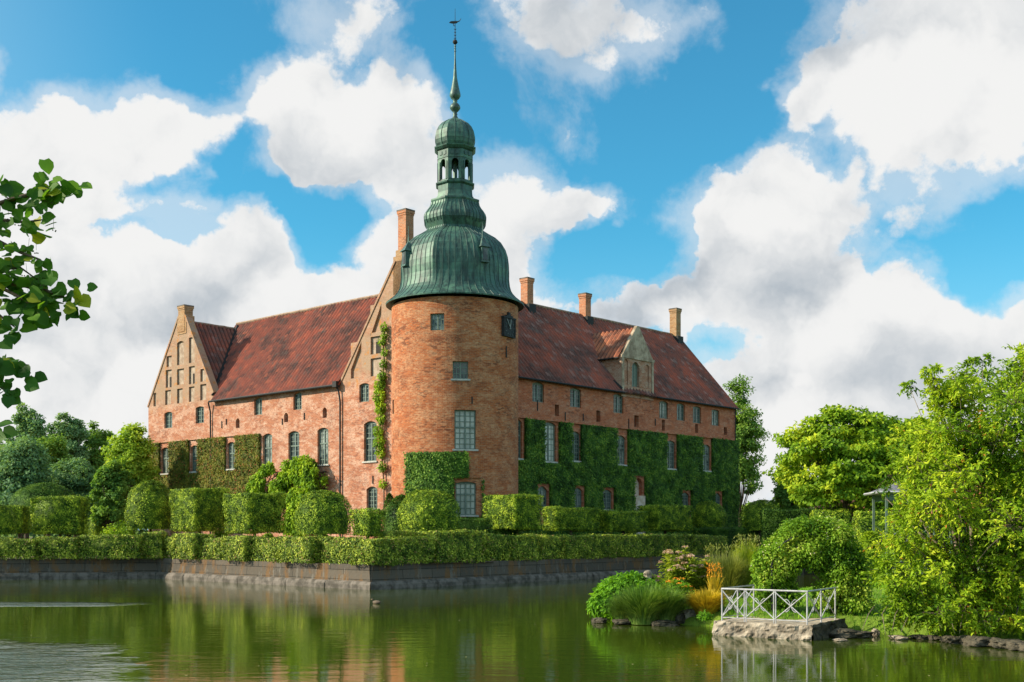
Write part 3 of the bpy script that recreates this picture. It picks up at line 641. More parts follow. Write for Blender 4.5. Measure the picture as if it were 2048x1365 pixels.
# dormer gable on the right facade
M['brick_dormer'] = brick_mat('brick_dormer', (.36,.16,.09), (.28,.11,.06), (.36,.27,.2), (.44,.35,.27), (.15,.08,.05), .8)
d0, d1 = pR(1241.5), pR(1305.5); dc = (d0+d1)/2; sz = zR(1243, 712); pk = zR(1267, 655)+.1
dh = c4(641,677,450,572,arch=.35,dep=.35)
dn = [c4(600,622,435,560,dep=.1,blind=1,arch=.2), c4(706,724,462,578,dep=.1,blind=1,arch=.2)]
m = MB(); fD = lambda u, z, d: (u, d-.06, z)
wall(m, fD, d0, d1, EZ-.5, pk, [dh]+dn, [(d0,EZ-.5),(d1,EZ-.5),(d1,sz),(dc+.18,pk),(dc-.18,pk),(d0,sz)])
m.poly([(d0,-.06,EZ-.5),(d0,5.2,EZ-.5),(d0,5.2,sz),(d0,-.06,sz)]); m.poly([(d1,-.06,EZ-.5),(d1,5.2,EZ-.5),(d1,5.2,sz),(d1,-.06,sz)])
dm = m.build('dormer', M['brick_dormer'], castle, OFF); dm['label'] = 'brick dormer gable with a tall green shutter'
m = MB(); fbar(m, fD, d0-.06, d1+.06, sz-.12, sz+.1, -.1, -.003); fbar(m, fD, d0+.05, d0+.28, EZ-.3, sz-.12, -.08, -.003); fbar(m, fD, d1-.28, d1-.05, EZ-.3, sz-.12, -.08, -.003)

cl = [(d0+.1,sz+.1),(d1-.1,sz+.1),(dc+.12,pk+.05),(dc-.12,pk+.05)]
m.poly([fD(u,z,-.05) for u,z in cl])
for i in range(4):
    p, q = cl[i], cl[(i+1)%4]; m.poly([fD(*p,-.05), fD(*q,-.05), fD(*q,.25), fD(*p,.25)])
m.build('dormer_trim', M['dormer_plaster'], dm, OFF)
m = MB(); h = dh; fbar(m, fD, h['u0'], h['u1'], h['z0'], h['z1'], .22, .28); fbar(m, fD, (h['u0']+h['u1'])/2-.03, (h['u0']+h['u1'])/2+.03, h['z0'], h['z1'], .19, .22)
m.build('shutter', M['frame'], dm, OFF)
m = MB(); r0 = pk+.0
roof_plane(m, (d0-.2,.1,sz-.12), (d0-.2,5.4,sz-.12), (dc,5.4,r0-.05), (dc,.1,r0-.05), 6, 5, .03, 8)
roof_plane(m, (d1+.2,.1,sz-.12), (d1+.2,5.4,sz-.12), (dc,5.4,r0-.05), (dc,.1,r0-.05), 6, 5, .03, 9)
m.build('dormer_roof', M['tile_dormer'], dm, OFF)
m = MB(); m.tube([(d0-.22,.1,sz-.16),(d0-.22,2.6,sz-.16)], .07, 5); m.tube([(d0-.12,-.2,EZ+.1),(d0-.12,2.7,sz-.15)], .1, 4); m.build('dormer_flashing', M['iron'], dm, OFF)
# ---- round tower
Tw = [c3(305,375,170,255), c3(418,497,412,502), c3(427,537,658,857), c3(432,538,1020,1190,arch=.12)]
for h in Tw: h['dep'] = .24
mb = MB(); wall(mb, fT, -2*PI*TR+.0, 0, BZ-.4, 18.15, Tw, du=.32)
o = mb.build('tower_wall', M['brick_tower'], castle, OFF); o['label'] = 'round orange brick tower wall'
for i, (h, n) in enumerate(zip(Tw, ((4,3),(4,3),None,None))):
    if n: window(fT, h, n[0], n[1], 'glass_blue', sill=(i == 1))
    else: window(fT, h, 4, (4, 3) if i == 2 else (3, 2), 'glass_curtain', tr=.56 if i == 2 else .62)
# clock
cu0, cz1 = pT(740+665/2.528, 560+190/2.528); cu1, cz0 = pT(740+722/2.528, 560+298/2.528); cu0, cu1 = pT(1003), pT(1025.8)
cm = (cu0+cu1)/2; ang = cm/TR; n_ = Vector((math.cos(ang), math.sin(ang), 0)); t_ = Vector((-n_.y, n_.x, 0)); cc = Vector((TX, TY, 0))+n_*(TR+.12)
cw = abs(cu1-cu0)/2*1.0; zc = (cz0+cz1)/2; chh = (cz1-cz0)/2
def cb(m, u0, u1, z0, z1, e0, e1):
    v = [cc+t_*u+n_*e+Vector((0,0,z)) for z in (z0, z1) for u, e in ((u0,e0),(u1,e0),(u1,e1),(u0,e1))]
    m.mesh(v, [(3,2,1,0),(4,5,6,7),(0,1,5,4),(1,2,6,5),(2,3,7,6),(3,0,4,7)])
m = MB(); cb(m, -cw, cw, zc-chh, zc+chh, -.35, .02)
cb(m, -cw-.05, cw+.05, zc+chh, zc+chh+.09, -.35, .07); cb(m, -cw*.55, cw*.55, zc+chh+.09, zc+chh+.2, -.3, .04); cb(m, -.12, .12, zc+chh+.2, zc+chh+.42, -.15, .02)
cb(m, -cw, -cw+.07, zc-chh, zc+chh, .02, .06); cb(m, cw-.07, cw, zc-chh, zc+chh, .02, .06); cb(m, -cw+.07, cw-.07, zc-chh, zc-chh+.07, .02, .06)
ck = m.build('clock', M['iron'], castle, OFF)
def cline(m, a, r0, r1, w, e):
    d = t_*math.sin(a)+Vector((0,0,math.cos(a))); q = t_*math.cos(a)-Vector((0,0,math.sin(a))); c0 = cc+n_*e+Vector((0,0,zc))
    p = [c0+d*r0-q*w, c0+d*r1-q*w*.6, c0+d*r1+q*w*.6, c0+d*r0+q*w]; m.mesh(p+[x+n_*.02 for x in p], [(0,1,2,3),(7,6,5,4),(0,1,5,4),(1,2,6,5),(2,3,7,6),(3,0,4,7)])
m = MB()
for i in range(12): cline(m, PI*2*i/12, cw*.62, cw*.82, .03, .03)
m.build('hour_marks', simple_mat('grey_marks', (.05,.07,.075), (.07,.09,.095)), ck, OFF)
m = MB(); cline(m, -.62, -.1, cw*.95, .04, .07); cline(m, .25, -.1, cw*.85, .05, .05); m.build('clock_hands', simple_mat('pale_hand', (.16,.18,.17), (.19,.21,.20)), ck, OFF)
# dome
K = 80/F
prof = [(4.72,614.5,0),(4.73,612,0),(4.52,607,0),(4.22,600,0),(3.98,592,.05),(3.85,585,.15),(3.78,575,.3),(3.76,562,.5),(3.79,549,.65),(3.78,536,.75),(3.71,522,.85),(3.55,508,.95),(3.25,494,1),(2.85,483,1),(2.35,474,1),(2.0,467,1),(1.92,462,1)]
Zz = lambda py: CH+(YH-py)*K
m = MB(); m.lathe([(r, Zz(y)) for r, y, w in prof], 96, (TX,TY), [w for *_, w in prof], ang0=PI/8)
m.lathe([(4.72,Zz(614.5)),(4.3,Zz(611)),(4.2,Zz(612))], 64, (TX,TY), t=.1)
# standing seams
def ribs(m, prof, n, w=.028, h=.032, c=(TX,TY)):
    for k in range(n):
        a = 2*PI*(k+.5)/n + PI/8; vs = []
        for r, y, o in prof:
            mm = (a-PI/8) % (PI/4)-PI/8; q = r*(1-o+o*math.cos(PI/8)/math.cos(mm)*1.03)
            for s, e in ((-w, -.02), (-w*.6, h), (w*.6, h), (w, -.02)):
                vs.append((c[0]+(q+e)*math.cos(a)-s*math.sin(a), c[1]+(q+e)*math.sin(a)+s*math.cos(a), Zz(y)))
        fs = [(i*4+j, i*4+j+1, (i+1)*4+j+1, (i+1)*4+j) for i in range(len(prof)-1) for j in range(3)]
        m.mesh(vs, fs, .1)
ribs(m, prof[1:], 56)
dome = m.build('dome', M['copper'], castle, OFF, smooth=False); dome['label'] = 'ribbed green copper onion dome'
# middle skirt
p2 = [(1.92,463,1),(2.08,453,1),(2.18,447,1),(2.19,440,1),(2.13,434,1),(1.98,427,1),(1.82,421,1),(1.72,416,1),(1.68,411,1),(1.72,408,1),(1.72,405,1),(1.34,402,1),(1.30,398,1)]
m = MB(); m.lathe([(r, Zz(y)) for r, y, w in p2], 64, (TX,TY), [w for *_, w in p2], ang0=PI/8); ribs(m, p2[1:9], 40, .03, .04)
m.lathe([(2.08,Zz(453)),(1.8,Zz(452)),(1.8,Zz(463))], 32, (TX,TY), [1,1,1], t=.1, ang0=PI/8)
m.build('upper_skirt', M['copper'], castle, OFF)
# lantern
m = MB()
m.lathe([(r, Zz(y)) for r, y in ((1.30,399),(1.26,390),(1.26,377),(1.40,374),(1.42,371.5),(1.24,370),(1.0,370))], 8, (TX,TY), ang0=PI/8)
zb, zt = Zz(370), Zz(324)
for k in range(8):
    a = PI/8+k*PI/4; r = 1.26
    p = Vector((TX+r*math.cos(a), TY+r*math.sin(a), 0)); a2 = a+PI/4; p2_ = Vector((TX+r*math.cos(a2), TY+r*math.sin(a2), 0))
    e = (p2_-p); L_ = e.length; e.normalize(); nn = Vector((e.y, -e.x, 0))
    if nn.dot(Vector((TX,TY,0))-p) > 0: nn = -nn
    def seg(u0, u1, z0, z1, d0=0., d1=-.14, t=.5):
        v = [p+e*u+nn*d+Vector((0,0,z)) for z in (z0,z1) for u, d in ((u0,d0),(u1,d0),(u1,d1),(u0,d1))]
        m.mesh(v, [(3,2,1,0),(4,5,6,7),(0,1,5,4),(1,2,6,5),(2,3,7,6),(3,0,4,7)], t)
    pw = L_*.27
    seg(0, pw, zb, zt); seg(L_-pw, L_, zb, zt); seg(pw*.35, pw*.8, zb+.1, zt-.25, .05, 0); seg(L_-pw*.8, L_-pw*.35, zb+.1, zt-.25, .05, 0)
    rad = (L_-2*pw)/2; cz = zt-rad-.08                       # arched head
    for i in range(6):
        a0, a1 = PI*i/6, PI*(i+1)/6; u0, u1 = L_/2-rad*math.cos(a0), L_/2-rad*math.cos(a1); z0, z1 = cz+rad*math.sin(a0), cz+rad*math.sin(a1)
        f4 = [(u0,z0),(u1,z1),(u1,zt),(u0,zt)]; m.poly([p+e*u+Vector((0,0,z)) for u,z in f4]); m.poly([p+e*u+nn*-.14+Vector((0,0,z)) for u,z in f4])
        m.poly([p+e*u+nn*d+Vector((0,0,z)) for u,z,d in ((u0,z0,0),(u1,z1,0),(u1,z1,-.14),(u0,z0,-.14))])
    seg(pw, L_-pw, zb, zb+.12)
    seg(L_*.2, L_*.42, Zz(318), Zz(311), .04, 0, .1); seg(L_*.58, L_*.8, Zz(318), Zz(311), .04, 0, .1)
m.lathe([(r, Zz(y)) for r, y in ((1.0,324),(1.30,324),(1.30,322),(1.26,321),(1.26,308),(1.36,306),(1.50,302),(1.52,300),(1.2,298.5),(1.0,298))], 8, (TX,TY), ang0=PI/8)
m.build('lantern', M['copper'], castle, OFF)
m = MB(); m.tube([(TX,TY,zb),(TX,TY,zt)], .16, 6); m.build('lantern_post', M['copper_dark'], castle, OFF)
p3 = [(1.24,299,1),(1.34,293,1),(1.40,285,1),(1.40,276,1),(1.33,267,1),(1.18,258,1),(.95,250,1),(.62,243.5,1),(.3,239.5,1),(.2,238,1)]
m = MB(); m.lathe([(r, Zz(y)) for r, y, w in p3], 64, (TX,TY), [w for *_, w in p3], ang0=PI/8); ribs(m, p3, 8, .035, .04); m.build('onion_cap', M['copper'], castle, OFF)
sp = [(.26,240),(.2,236),(.13,232),(.17,229),(.12,226),(.22,223),(.34,219),(.37,216),(.33,212),(.22,208),(.11,205.5),(.17,203.5),(.13,201.5),(.28,198),(.38,193),(.37,188),(.30,180),(.21,168),(.13,155),(.08,135),(.05,117),(.045,90)]
m = MB(); m.lathe([(r, Zz(y)) for r, y in sp], 16, (TX,TY)); spire = m.build('spire', M['copper_dark'], castle, OFF, smooth=True)
m = MB(); m.tube([(TX,TY,Zz(92)),(TX,TY,Zz(18))], [.035,.012], 5)
m.lathe([(.01,Zz(90)),(.12,Zz(88)),(.18,Zz(85)),(.12,Zz(81)),(.01,Zz(79))], 10, (TX,TY))
for i, y in enumerate((60,66,72,78,94,99,104)):
    for a in (0, PI/2, PI, PI*1.5):
        m.tube([(TX,TY,Zz(y)), (TX+.11*math.cos(a),TY+.11*math.sin(a),Zz(y)+.04)], .012, 4)
m.build('finial_rod', M['iron'], spire, OFF)
m = MB(); wv = Vector((RX*.0+.67, -.74, 0)); z = Zz(46)
def vp2(u, h): return Vector((TX, TY, z))+wv*u+Vector((0,0,h))
for s in (-.02, .02):
    q = Vector((.74,.67,0))*s
    m.poly([vp2(-.42,.0)+q, vp2(-.3,.1)+q, vp2(.1,.12)+q, vp2(.2,.05)+q, vp2(.1,-.04)+q, vp2(-.2,-.06)+q])
m.tube([vp2(.1,.05), vp2(.3,.12), vp2(.42,.3)], [.05,.03,.01], 4); m.tube([vp2(-.1,-.04), vp2(-.1,-.2), vp2(.02,-.24)], [.03,.03,.01], 4)
m.build('weather_vane', M['iron'], spire, OFF)
# dome dormers
for px, R0 in ((815, 3.55), (966, 3.55)):
    u = (px-CX0)/F; an = pT(px, R=3.62)/TR; nv = Vector((math.cos(an), math.sin(an), 0)); tv = Vector((-nv.y, nv.x, 0)); c = Vector((TX,TY,0))
    z0, z1 = Zz(545), Zz(517); m = MB()
    def db(m, w, e0, e1, a, b, t=.5):
        v = [c+tv*x+nv*y+Vector((0,0,q)) for q in (a,b) for x, y in ((-w,e0),(w,e0),(w,e1),(-w,e1))]
        m.mesh(v, [(3,2,1,0),(4,5,6,7),(0,1,5,4),(1,2,6,5),(2,3,7,6),(3,0,4,7)], t)
    db(m, .27, 2.9, 3.90, z0, z1); db(m, .32, 2.9, 3.95, z0-.05, z0+.03)
    ap = c+nv*3.55+Vector((0,0,Zz(496))); b4 = [c+tv*x+nv*y+Vector((0,0,z1)) for x, y in ((-.38,4.02),(.38,4.02),(.38,2.9),(-.38,2.9))]
    m.poly([b4[0], b4[1], ap]); m.poly([b4[1], b4[2], ap]); m.poly([b4[2], b4[3], ap]); m.poly([b4[3], b4[0], ap]); m.poly(b4)
    m.tube([ap-Vector((0,0,.1)), ap+Vector((0,0,.55)), ap+Vector((0,0,1.0))], [.06,.03,.01], 5)
    do = m.build('dome_dormer', M['copper_dark'], castle, OFF)
    m = MB(); db(m, .17, 3.905, 3.92, z0+.1, z1-.08); m.build('pane', M['glass'], do, OFF)
# ------------------------------------------------------------------ setting
def A(s, b=0.):      # along the right moat wall from its corner, b inwards
    return (MX+RX*s+LX*b, MY+RY*s+LY*b)
def B(s, a=0.):      # along the left moat wall from its corner, a inwards
    return (MX+LX*s+RX*a, MY+LY*s+RY*a)
Nn = B(20.0); Wt = (-30.7, 70.0)
island = [(MX,MY), A(75), (43,300), (-170,300), (-170,69), Wt, Nn]
bm = MB(); bm.poly([(x,y,GZ) for x,y in island]); tag(bm.build('ground_terrace', M['terrace']), kind='structure')
pond = [(-150,11),(-20,8),(0,9),(12,10),(22,13),(25,19),(23,26),(19.2,28.0),(16,29.4),(13.6,30.8),(11.6,32.0),(10.6,32.9),(9.5,33.4),(8.2,32.2),(6.2,33.6),(5.85,35.2),(5.1,36.4),(4.0,36.9),(3.2,37.2),(2.75,38.3),(3.2,40.6),(5,43.5),(9,48.5),(14,56),(24,70),(46,93),(53,110),(42,118),(20,122),(-150,122)]
pv = np.array(pond)
def pdist(x, y):
    a = pv; b = np.roll(pv, -1, 0); d = b-a; t = np.clip(((x-a[:,0])*d[:,0]+(y-a[:,1])*d[:,1])/(d**2).sum(1), 0, 1)
    return float(np.sqrt(((a+d*t[:,None]-[x,y])**2).sum(1)).min())
def inside(x, y, poly=pond):
    c = False; n = len(poly); j = n-1
    for i in range(n):
        xi, yi = poly[i]; xj, yj = poly[j]
        if (yi > y) != (yj > y) and x < (xj-xi)*(y-yi)/(yj-yi)+xi: c = not c
        j = i
    return c
def gh(x, y):
    d = pdist(x, y); s = min(d/1.3, 1); s = s*s*(3-2*s)
    r = min(max((d-1)/9, 0), 1)
    return -.45+s*.85+r*.72 + .06*noise.noise(Vector((x*.6, y*.6, 0)))*min(d, 1)
vs = [Vector(p) for p in pond]; n0 = len(vs); ed = [(i, (i+1) % n0) for i in range(n0)]
sq = [(-3000,-300),(3000,-300),(3000,4000),(-3000,4000)]; vs += [Vector(p) for p in sq]; ed += [(n0+i, n0+(i+1) % 4) for i in range(4)]
x = 1.5
while x < 40:
    y = 8.
    while y < 75:
        xx, yy = x+random.uniform(-.2,.2), y+random.uniform(-.2,.2)
        st = .55 if (x < 22 and 27 < y < 46) else 2.2
        if not inside(xx, yy) and pdist(xx, yy) > .12: vs.append(Vector((xx, yy)))
        y += st
    x += .55 if x < 22 else 2.2
for _ in range(500):
    xx, yy = random.uniform(-160, 160), random.uniform(-40, 220)
    if not inside(xx, yy) and pdist(xx, yy) > 1: vs.append(Vector((xx, yy)))
ov_, oe_, of_, *_ = geometry.delaunay_2d_cdt(vs, ed, [], 0, 1e-5)
fs = []
for f in of_:
    c = sum((ov_[k] for k in f), Vector((0,0)))/len(f)
    if not inside(c.x, c.y): fs.append(tuple(f))
me = bpy.data.meshes.new('ground'); me.from_pydata([(p.x, p.y, gh(p.x, p.y)) for p in ov_], [], fs); me.materials.append(M['lawn'])
me.polygons.foreach_set('use_smooth', [True]*len(me.polygons))
o = bpy.data.objects.new('ground', me); COL.objects.link(o); tag(o, kind='structure')
# water
def water_mat():
    m, g, out = newmat('pond_water'); ob = g.node('ShaderNodeTexCoord').outputs['Object']
    w = g.node('ShaderNodeVectorMath', {0: ob, 1: (.55, 1.6, 1)}, operation='MULTIPLY').outputs[0]
    s = g.node('ShaderNodeSeparateXYZ', {0: ob}); X, Y = s.outputs[0], s.outputs[1]
    fine = g.noise(w, 5.5, 3, .5); mid = g.noise(w, 1.3, 3, .5, .3)
    # wind patch on the open water to the left, smaller cat's-paw further out
    dx = g.math('MULTIPLY', g.math('ADD', X, 13.2), .20); dy = g.math('MULTIPLY', g.math('ADD', Y, -23.5), .125)
    p1 = g.math('SQRT', g.math('ADD', g.math('MULTIPLY', dx, dx), g.math('MULTIPLY', dy, dy)))
    dx = g.math('MULTIPLY', g.math('ADD', X, 20), .17); dy = g.math('MULTIPLY', g.math('ADD', Y, -47.), .6)
    p2 = g.math('SQRT', g.math('ADD', g.math('MULTIPLY', dx, dx), g.math('MULTIPLY', dy, dy)))
    nz = g.noise(ob, .55, 4, .6)
    patch = g.math('MAXIMUM', g.ramp(g.math('ADD', p1, g.math('MULTIPLY', nz, .5)), .75, 1.3, 1, 0), g.ramp(g.math('ADD', p2, g.math('MULTIPLY', nz, .6)), .8, 1.3, .8, 0))
    calm = g.ramp(g.noise(ob, .12, 3), .35, .65, .35, .9)
    amp = g.math('MULTIPLY_ADD', patch, 12., calm)
    h = g.math('MULTIPLY', g.math('ADD', g.math('MULTIPLY', mid, 1.0), g.math('MULTIPLY', fine, .28)), amp)
    b = g.node('ShaderNodeBump', {'Strength': 1., 'Distance': .011, 'Height': h})
    p = g.node('ShaderNodeBsdfPrincipled', {0: (.030, .046, .004, 1), 'Roughness': .045, 'IOR': 1.36, 'Specular IOR Level': .6, 'Normal': b.outputs[0]})
    g.l.new(p.outputs[0], out.inputs[0]); return m
M['water'] = water_mat()
m = MB(); m.poly([(-400,-60,0),(300,-60,0),(300,260,0),(-400,260,0)]); tag(m.build('water', M['water']), kind='structure')
P = []
while len(P) < 420:
    x_, y_ = random.uniform(-32, 22), random.uniform(22, 68)
    if inside(x_, y_) and not inside(x_, y_, island): P.append((x_, y_, .008))
P = np.array(P); o = leaves('floating_leaves', P, np.array([0,0,1.])+rng.normal(0,.04,P.shape), .055, simple_mat('fallen_leaf', (.38,.32,.14), (.22,.24,.10), 9), None, .6, tmpl=T_DIAMOND); tag(o, 'small fallen leaves floating on the water', 'floating leaves', kind='stuff')
# moat retaining wall
def rwall(name, pts, label, bat=.12):
    root = empty(name, (pts[0][0], pts[0][1], 0), 0, label, 'retaining wall')
    m = MB(); l = MB(); ox, oy = pts[0]; acc = 0
    for (x0, y0), (x1, y1) in zip(pts, pts[1:]):
        L_ = math.hypot(x1-x0, y1-y0); n = max(1, int(L_/1.1)); dx, dy = (x1-x0)/L_, (y1-y0)/L_; nx, ny = dy, -dx
        if inside((x0+x1)/2+nx*1.5, (y0+y1)/2+ny*1.5, island): nx, ny = -nx, -ny
        for i in range(n):
            a, b = L_*i/n, L_*(i+1)/n
            ax = -.38 if (i == 0 and (x0, y0) == (MX, MY)) else .01; am = -.14 if ax < 0 else 0.
            def q(s, o, z): return (x0-ox+dx*s+nx*o, y0-oy+dy*s+ny*o, z)
            for z0, z1, o0, o1 in ((-.5, .4, .14, .10), (.4, .82, .10, .05), (.82, GZ+.03, .05, .02)):
                m.poly([q(a+am,o0,z0), q(b,o0,z0), q(b,o1,z1), q(a+am,o1,z1)], [(acc+a,z0),(acc+b,z0),(acc+b,z1),(acc+a,z1)])
            m.poly([q(a,.02,GZ+.03), q(b,.02,GZ+.03), q(b,-.5,GZ+.03), q(a,-.5,GZ+.03)])
            j = random.uniform(-.02,.03); k = random.uniform(-.02,.02)
            l.poly([q(a+ax*.7,.30+j,-.5), q(b-.01,.30+j,-.5), q(b-.01,.27+j,.22+k), q(a+ax*.7,.27+j,.22+k)])
            l.poly([q(a+ax*.7,.27+j,.22+k), q(b-.01,.27+j,.22+k), q(b-.01,.19,.38), q(a+ax*.5,.19,.38)])
            l.poly([q(a+.01,.19,.38), q(b-.01,.19,.38), q(b-.01,.05,.42), q(a+.01,.05,.42)])
            for s in (a+.01, b-.01): l.poly([q(s,.30+j,-.5), q(s,.27+j,.22+k), q(s,.19,.38), q(s,.05,.42), q(s,0,-.5)])
        acc += L_
    m.build('masonry', M['moat_stone'], root); l.build('stone_ledge', M['ledge'], root); return root
rwall('retaining_wall', [(MX,MY), A(75)], 'stained stone moat wall running right from its sharp corner towards the bridge')
rwall('retaining_wall', [(MX,MY), Nn], 'partly sunlit stone moat wall left of its sharp corner')
rwall('retaining_wall', [Nn, Wt, (-170,69)], 'shaded grey stone moat wall at the far left edge of the water')
# low hedge blocks along the moat wall
LG = 'clipped hedge blocks along the moat wall'
def eB(px, a=0.):
    u = (px-CX0)/F; x0, y0 = B(0, a); return (u*y0-x0)/(LX-u*LY)
def eA(px, b=0.):
    u = (px-CX0)/F; x0, y0 = A(0, b); return (u*y0-x0)/(RX-u*RY)
def hedge_block(o, rz, lx, ly, z1, label, mat='box_leaf2', z0=1.2):
    return clipped_box((o[0], o[1], GZ), lx, ly, z0, z1, rz, label, 'hedge', 'hedge_block', mat, False, LG, .105, 330, .12)
# left side: px edges, front offset, top y
for (p0, p1, d, w, py, lb) in ((322,341,.0,1.1,1074,'narrow low hedge block in the inner corner of the moat wall'),
    (341,386,-.45,1.6,1067,'tall sunlit hedge block just right of the inner corner of the moat wall'),
    (386,441,.0,1.1,1076,'recessed low hedge block between two jutting ones below the left cube tree'),
    (441,488,-.45,1.6,1072,'jutting hedge block with a bright left face below the second cube tree'),
    (488,552,.0,1.1,1076,'long recessed hedge block left of the widest jutting one'),
    (552,620,-.5,1.7,1073,'widest jutting hedge block on the sunlit moat wall'),
    (620,700,.0,1.1,1077,'low flat hedge stretch in front of the round topped topiary'),
    (700,743,-.35,1.9,1078,'hedge block at the sharp corner of the moat wall')):
    s0, s1 = eB(p1, d), eB(p0, d); a = d+w/2; c = B((s0+s1)/2, a); Z = c[1]-.5
    hedge_block(c, TH, w/2, (s1-s0)/2, zat(py, B(s0, d)[1]), lb)
for (p0, p1, d, w, py, lb) in ((760,872,-.3,1.2,1076,'long low hedge block right of the sharp moat corner'),
    (876,975,-.3,1.9,1062,'tallest hedge block on the shaded moat wall below the tower window'),
    (975,1027,.0,1.2,1069,'short hedge block with a lit top right of the tallest one'),
    (1027,1086,-.15,1.4,1070,'hedge block below the dark cube tree'),
    (1086,1136,.0,1.2,1073,'low hedge block with a yellowish top edge'),
    (1136,1338,-.15,1.5,1071,'longest dark hedge block on the shaded moat wall'),
    (1338,1392,.0,1.4,1069,'shaded hedge block behind the pink flower heads'),
    (1392,1458,-.1,1.4,1072,'last shaded hedge block before the bridge')):
    s0, s1 = eA(p0, d), eA(p1, d); c = A((s0+s1)/2, d+w/2)
    hedge_block(c, TH, (s1-s0)/2, w/2, zat(py, A(s0, d)[1]), lb)
for (p0, p1, Z, w, py, lb) in ((-60,66,69.6,1.5,1077,'low hedge at the left edge with a sunlit top'),
    (66,150,70.1,1.3,1076,'hedge stretch in front of the tall square cube tree'),
    (150,278,70.5,1.2,1071,'long shaded hedge stretch above the grey moat wall'),
    (278,322,71.2,1.5,1064,'raised hedge block where the moat wall turns')):
    x0, x1 = (p0-CX0)/F*Z, (p1-CX0)/F*Z
    hedge_block(((x0+x1)/2, Z+w/2+.1), .03, (x1-x0)/2, w/2, zat(py, Z), lb)
# topiary, boxes aligned with the castle
TG = 'clipped cube trees on the terrace'
def cube_tree(pl, pe, pr, pt, pb, Z, label, **k):
    u = (pe-CX0)/F; x, y = u*Z, Z
    def side(px, dx, dy):
        v = (px-CX0)/F; return (v*y-x)/(dx-v*dy)
    sl_, sr_ = side(pl, LX, LY), side(pr, RX, RY); sl_ = min(max(sl_, 1.2), 6.5); sr_ = min(max(sr_, 1.2), 6.5)
    cx, cy = x+LX*sl_/2+RX*sr_/2, y+LY*sl_/2+RY*sr_/2
    return clipped_box((cx, cy), sr_/2, sl_/2, zat(pb, Z), zat(pt, Z), TH, label, group=k.pop('group', TG), **k)
Zb = lambda px, a: B(eB(px, a), a)[1]
Za = lambda px, b: A(eA(px, b), b)[1]
cube_tree(337, 388, 462, 975, 1062, Zb(388, 2.6), 'large clipped cube tree second from the round one, left of centre', taper=.06)
cube_tree(443, 495, 575, 985, 1067, Zb(495, 2.4), 'clipped cube tree in front of the bright climbing shrub', taper=.08)
cube_tree(695, 738, 776, 1018, 1074, Zb(738, 1.6), 'small clipped cube tree on a thin trunk left of the tower', taper=.15)
cube_tree(963, 1030, 1088, 989, 1060, Za(1030, 2.0), 'dark clipped cube tree with a pale lit face below the tower', taper=.06)
cube_tree(1082, 1112, 1200, 1014, 1062, Za(1112, 3.4), 'low clipped box tree right of the dark cube tree')
cube_tree(1197, 1222, 1298, 1021, 1064, Za(1222, 3.4), 'lowest clipped box tree below the wall niche')
cube_tree(1272, 1318, 1388, 1010, 1062, Za(1318, 3.8), 'long clipped box tree left of the round one on the shaded side')
DG = 'clipped dome trees on the terrace'
def dome_tree(pl, pr, pt, pb, Z, label, **k):
    x = ((pl+pr)/2-CX0)/F*Z; r = (pr-pl)/2/F*Z
    return clipped_dome((x, Z+r*.3), r, zat(pb, Z), zat(pt, Z), label, group=k.pop('group', DG), **k)
dome_tree(248, 345, 960, 1060, Zb(300, 3.2), 'tall dome shaped clipped tree in front of the left gable')
dome_tree(588, 702, 980, 1070, Zb(645, 3.0), 'round topped clipped tree beside the bright climbing shrub')
dome_tree(793, 920, 979, 1064, Za(850, 3.0), 'wide sunlit dome topiary at the foot of the tower')
dome_tree(1385, 1455, 1003, 1060, Za(1420, 4.4), 'shaded dome tree near the far right corner of the castle')
dome_tree(1483, 1561, 1001, 1062, 88, 'dark dome tree beyond the right end of the castle')
dome_tree(14, 148, 966, 1066, 88, 'broad dome tree behind the square cube tree at far left', ry=3.0, mat='ivy')
dome_tree(-42, 28, 1009, 1070, 74, 'rounded clipped tree cut by the left edge of the photo')
clipped_box(W(120, 76.5)[:2], 1.62, 1.15, zat(1069, 75.2), zat(993, 75.2), .05, 'free standing square cube tree at far left with glowing edges', group=TG, taper=.08)
clipped_box(W(38, 80)[:2], .55, .9, zat(1068, 79), zat(1010, 79), .05, 'narrow cube tree half behind the rounded one at the left edge', group=TG)
clipped_box(W(203, 98)[:2], 1.25, 1.25, zat(1072, 97), zat(1037, 97), TH, 'small far cube tree seen between the dome trees on the left', group=TG)
# yews and low clipped masses at the foot of the tower
Zt = tw[1]
def yew(px, Z, r, z1, label, ry=None, mat='yew_leaf', z0=1.25, name='yew_bush', cat='bush'):
    return clipped_dome((W(px, Z)[0], Z, GZ), r, z0, z1, label, cat, name, mat, False, .12, 220, ry=ry)
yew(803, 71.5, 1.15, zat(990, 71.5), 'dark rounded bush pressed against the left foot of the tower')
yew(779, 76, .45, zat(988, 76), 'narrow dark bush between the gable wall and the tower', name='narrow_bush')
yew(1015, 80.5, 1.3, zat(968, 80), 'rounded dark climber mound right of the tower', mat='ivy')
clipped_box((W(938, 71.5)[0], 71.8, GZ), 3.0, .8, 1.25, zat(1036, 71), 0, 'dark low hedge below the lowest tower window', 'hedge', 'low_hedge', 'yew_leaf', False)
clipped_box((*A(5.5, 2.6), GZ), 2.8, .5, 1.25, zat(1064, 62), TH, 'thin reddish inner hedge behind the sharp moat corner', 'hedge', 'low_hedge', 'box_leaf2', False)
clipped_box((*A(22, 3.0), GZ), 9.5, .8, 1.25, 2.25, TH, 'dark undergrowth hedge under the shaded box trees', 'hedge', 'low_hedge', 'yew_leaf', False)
clipped_box((*A(38.5, 2.6), GZ), 3.4, 1.6, 1.25, zat(1056, 86), TH, 'dark square hedge beside the bridge', 'hedge', 'low_hedge', 'yew_leaf', False)
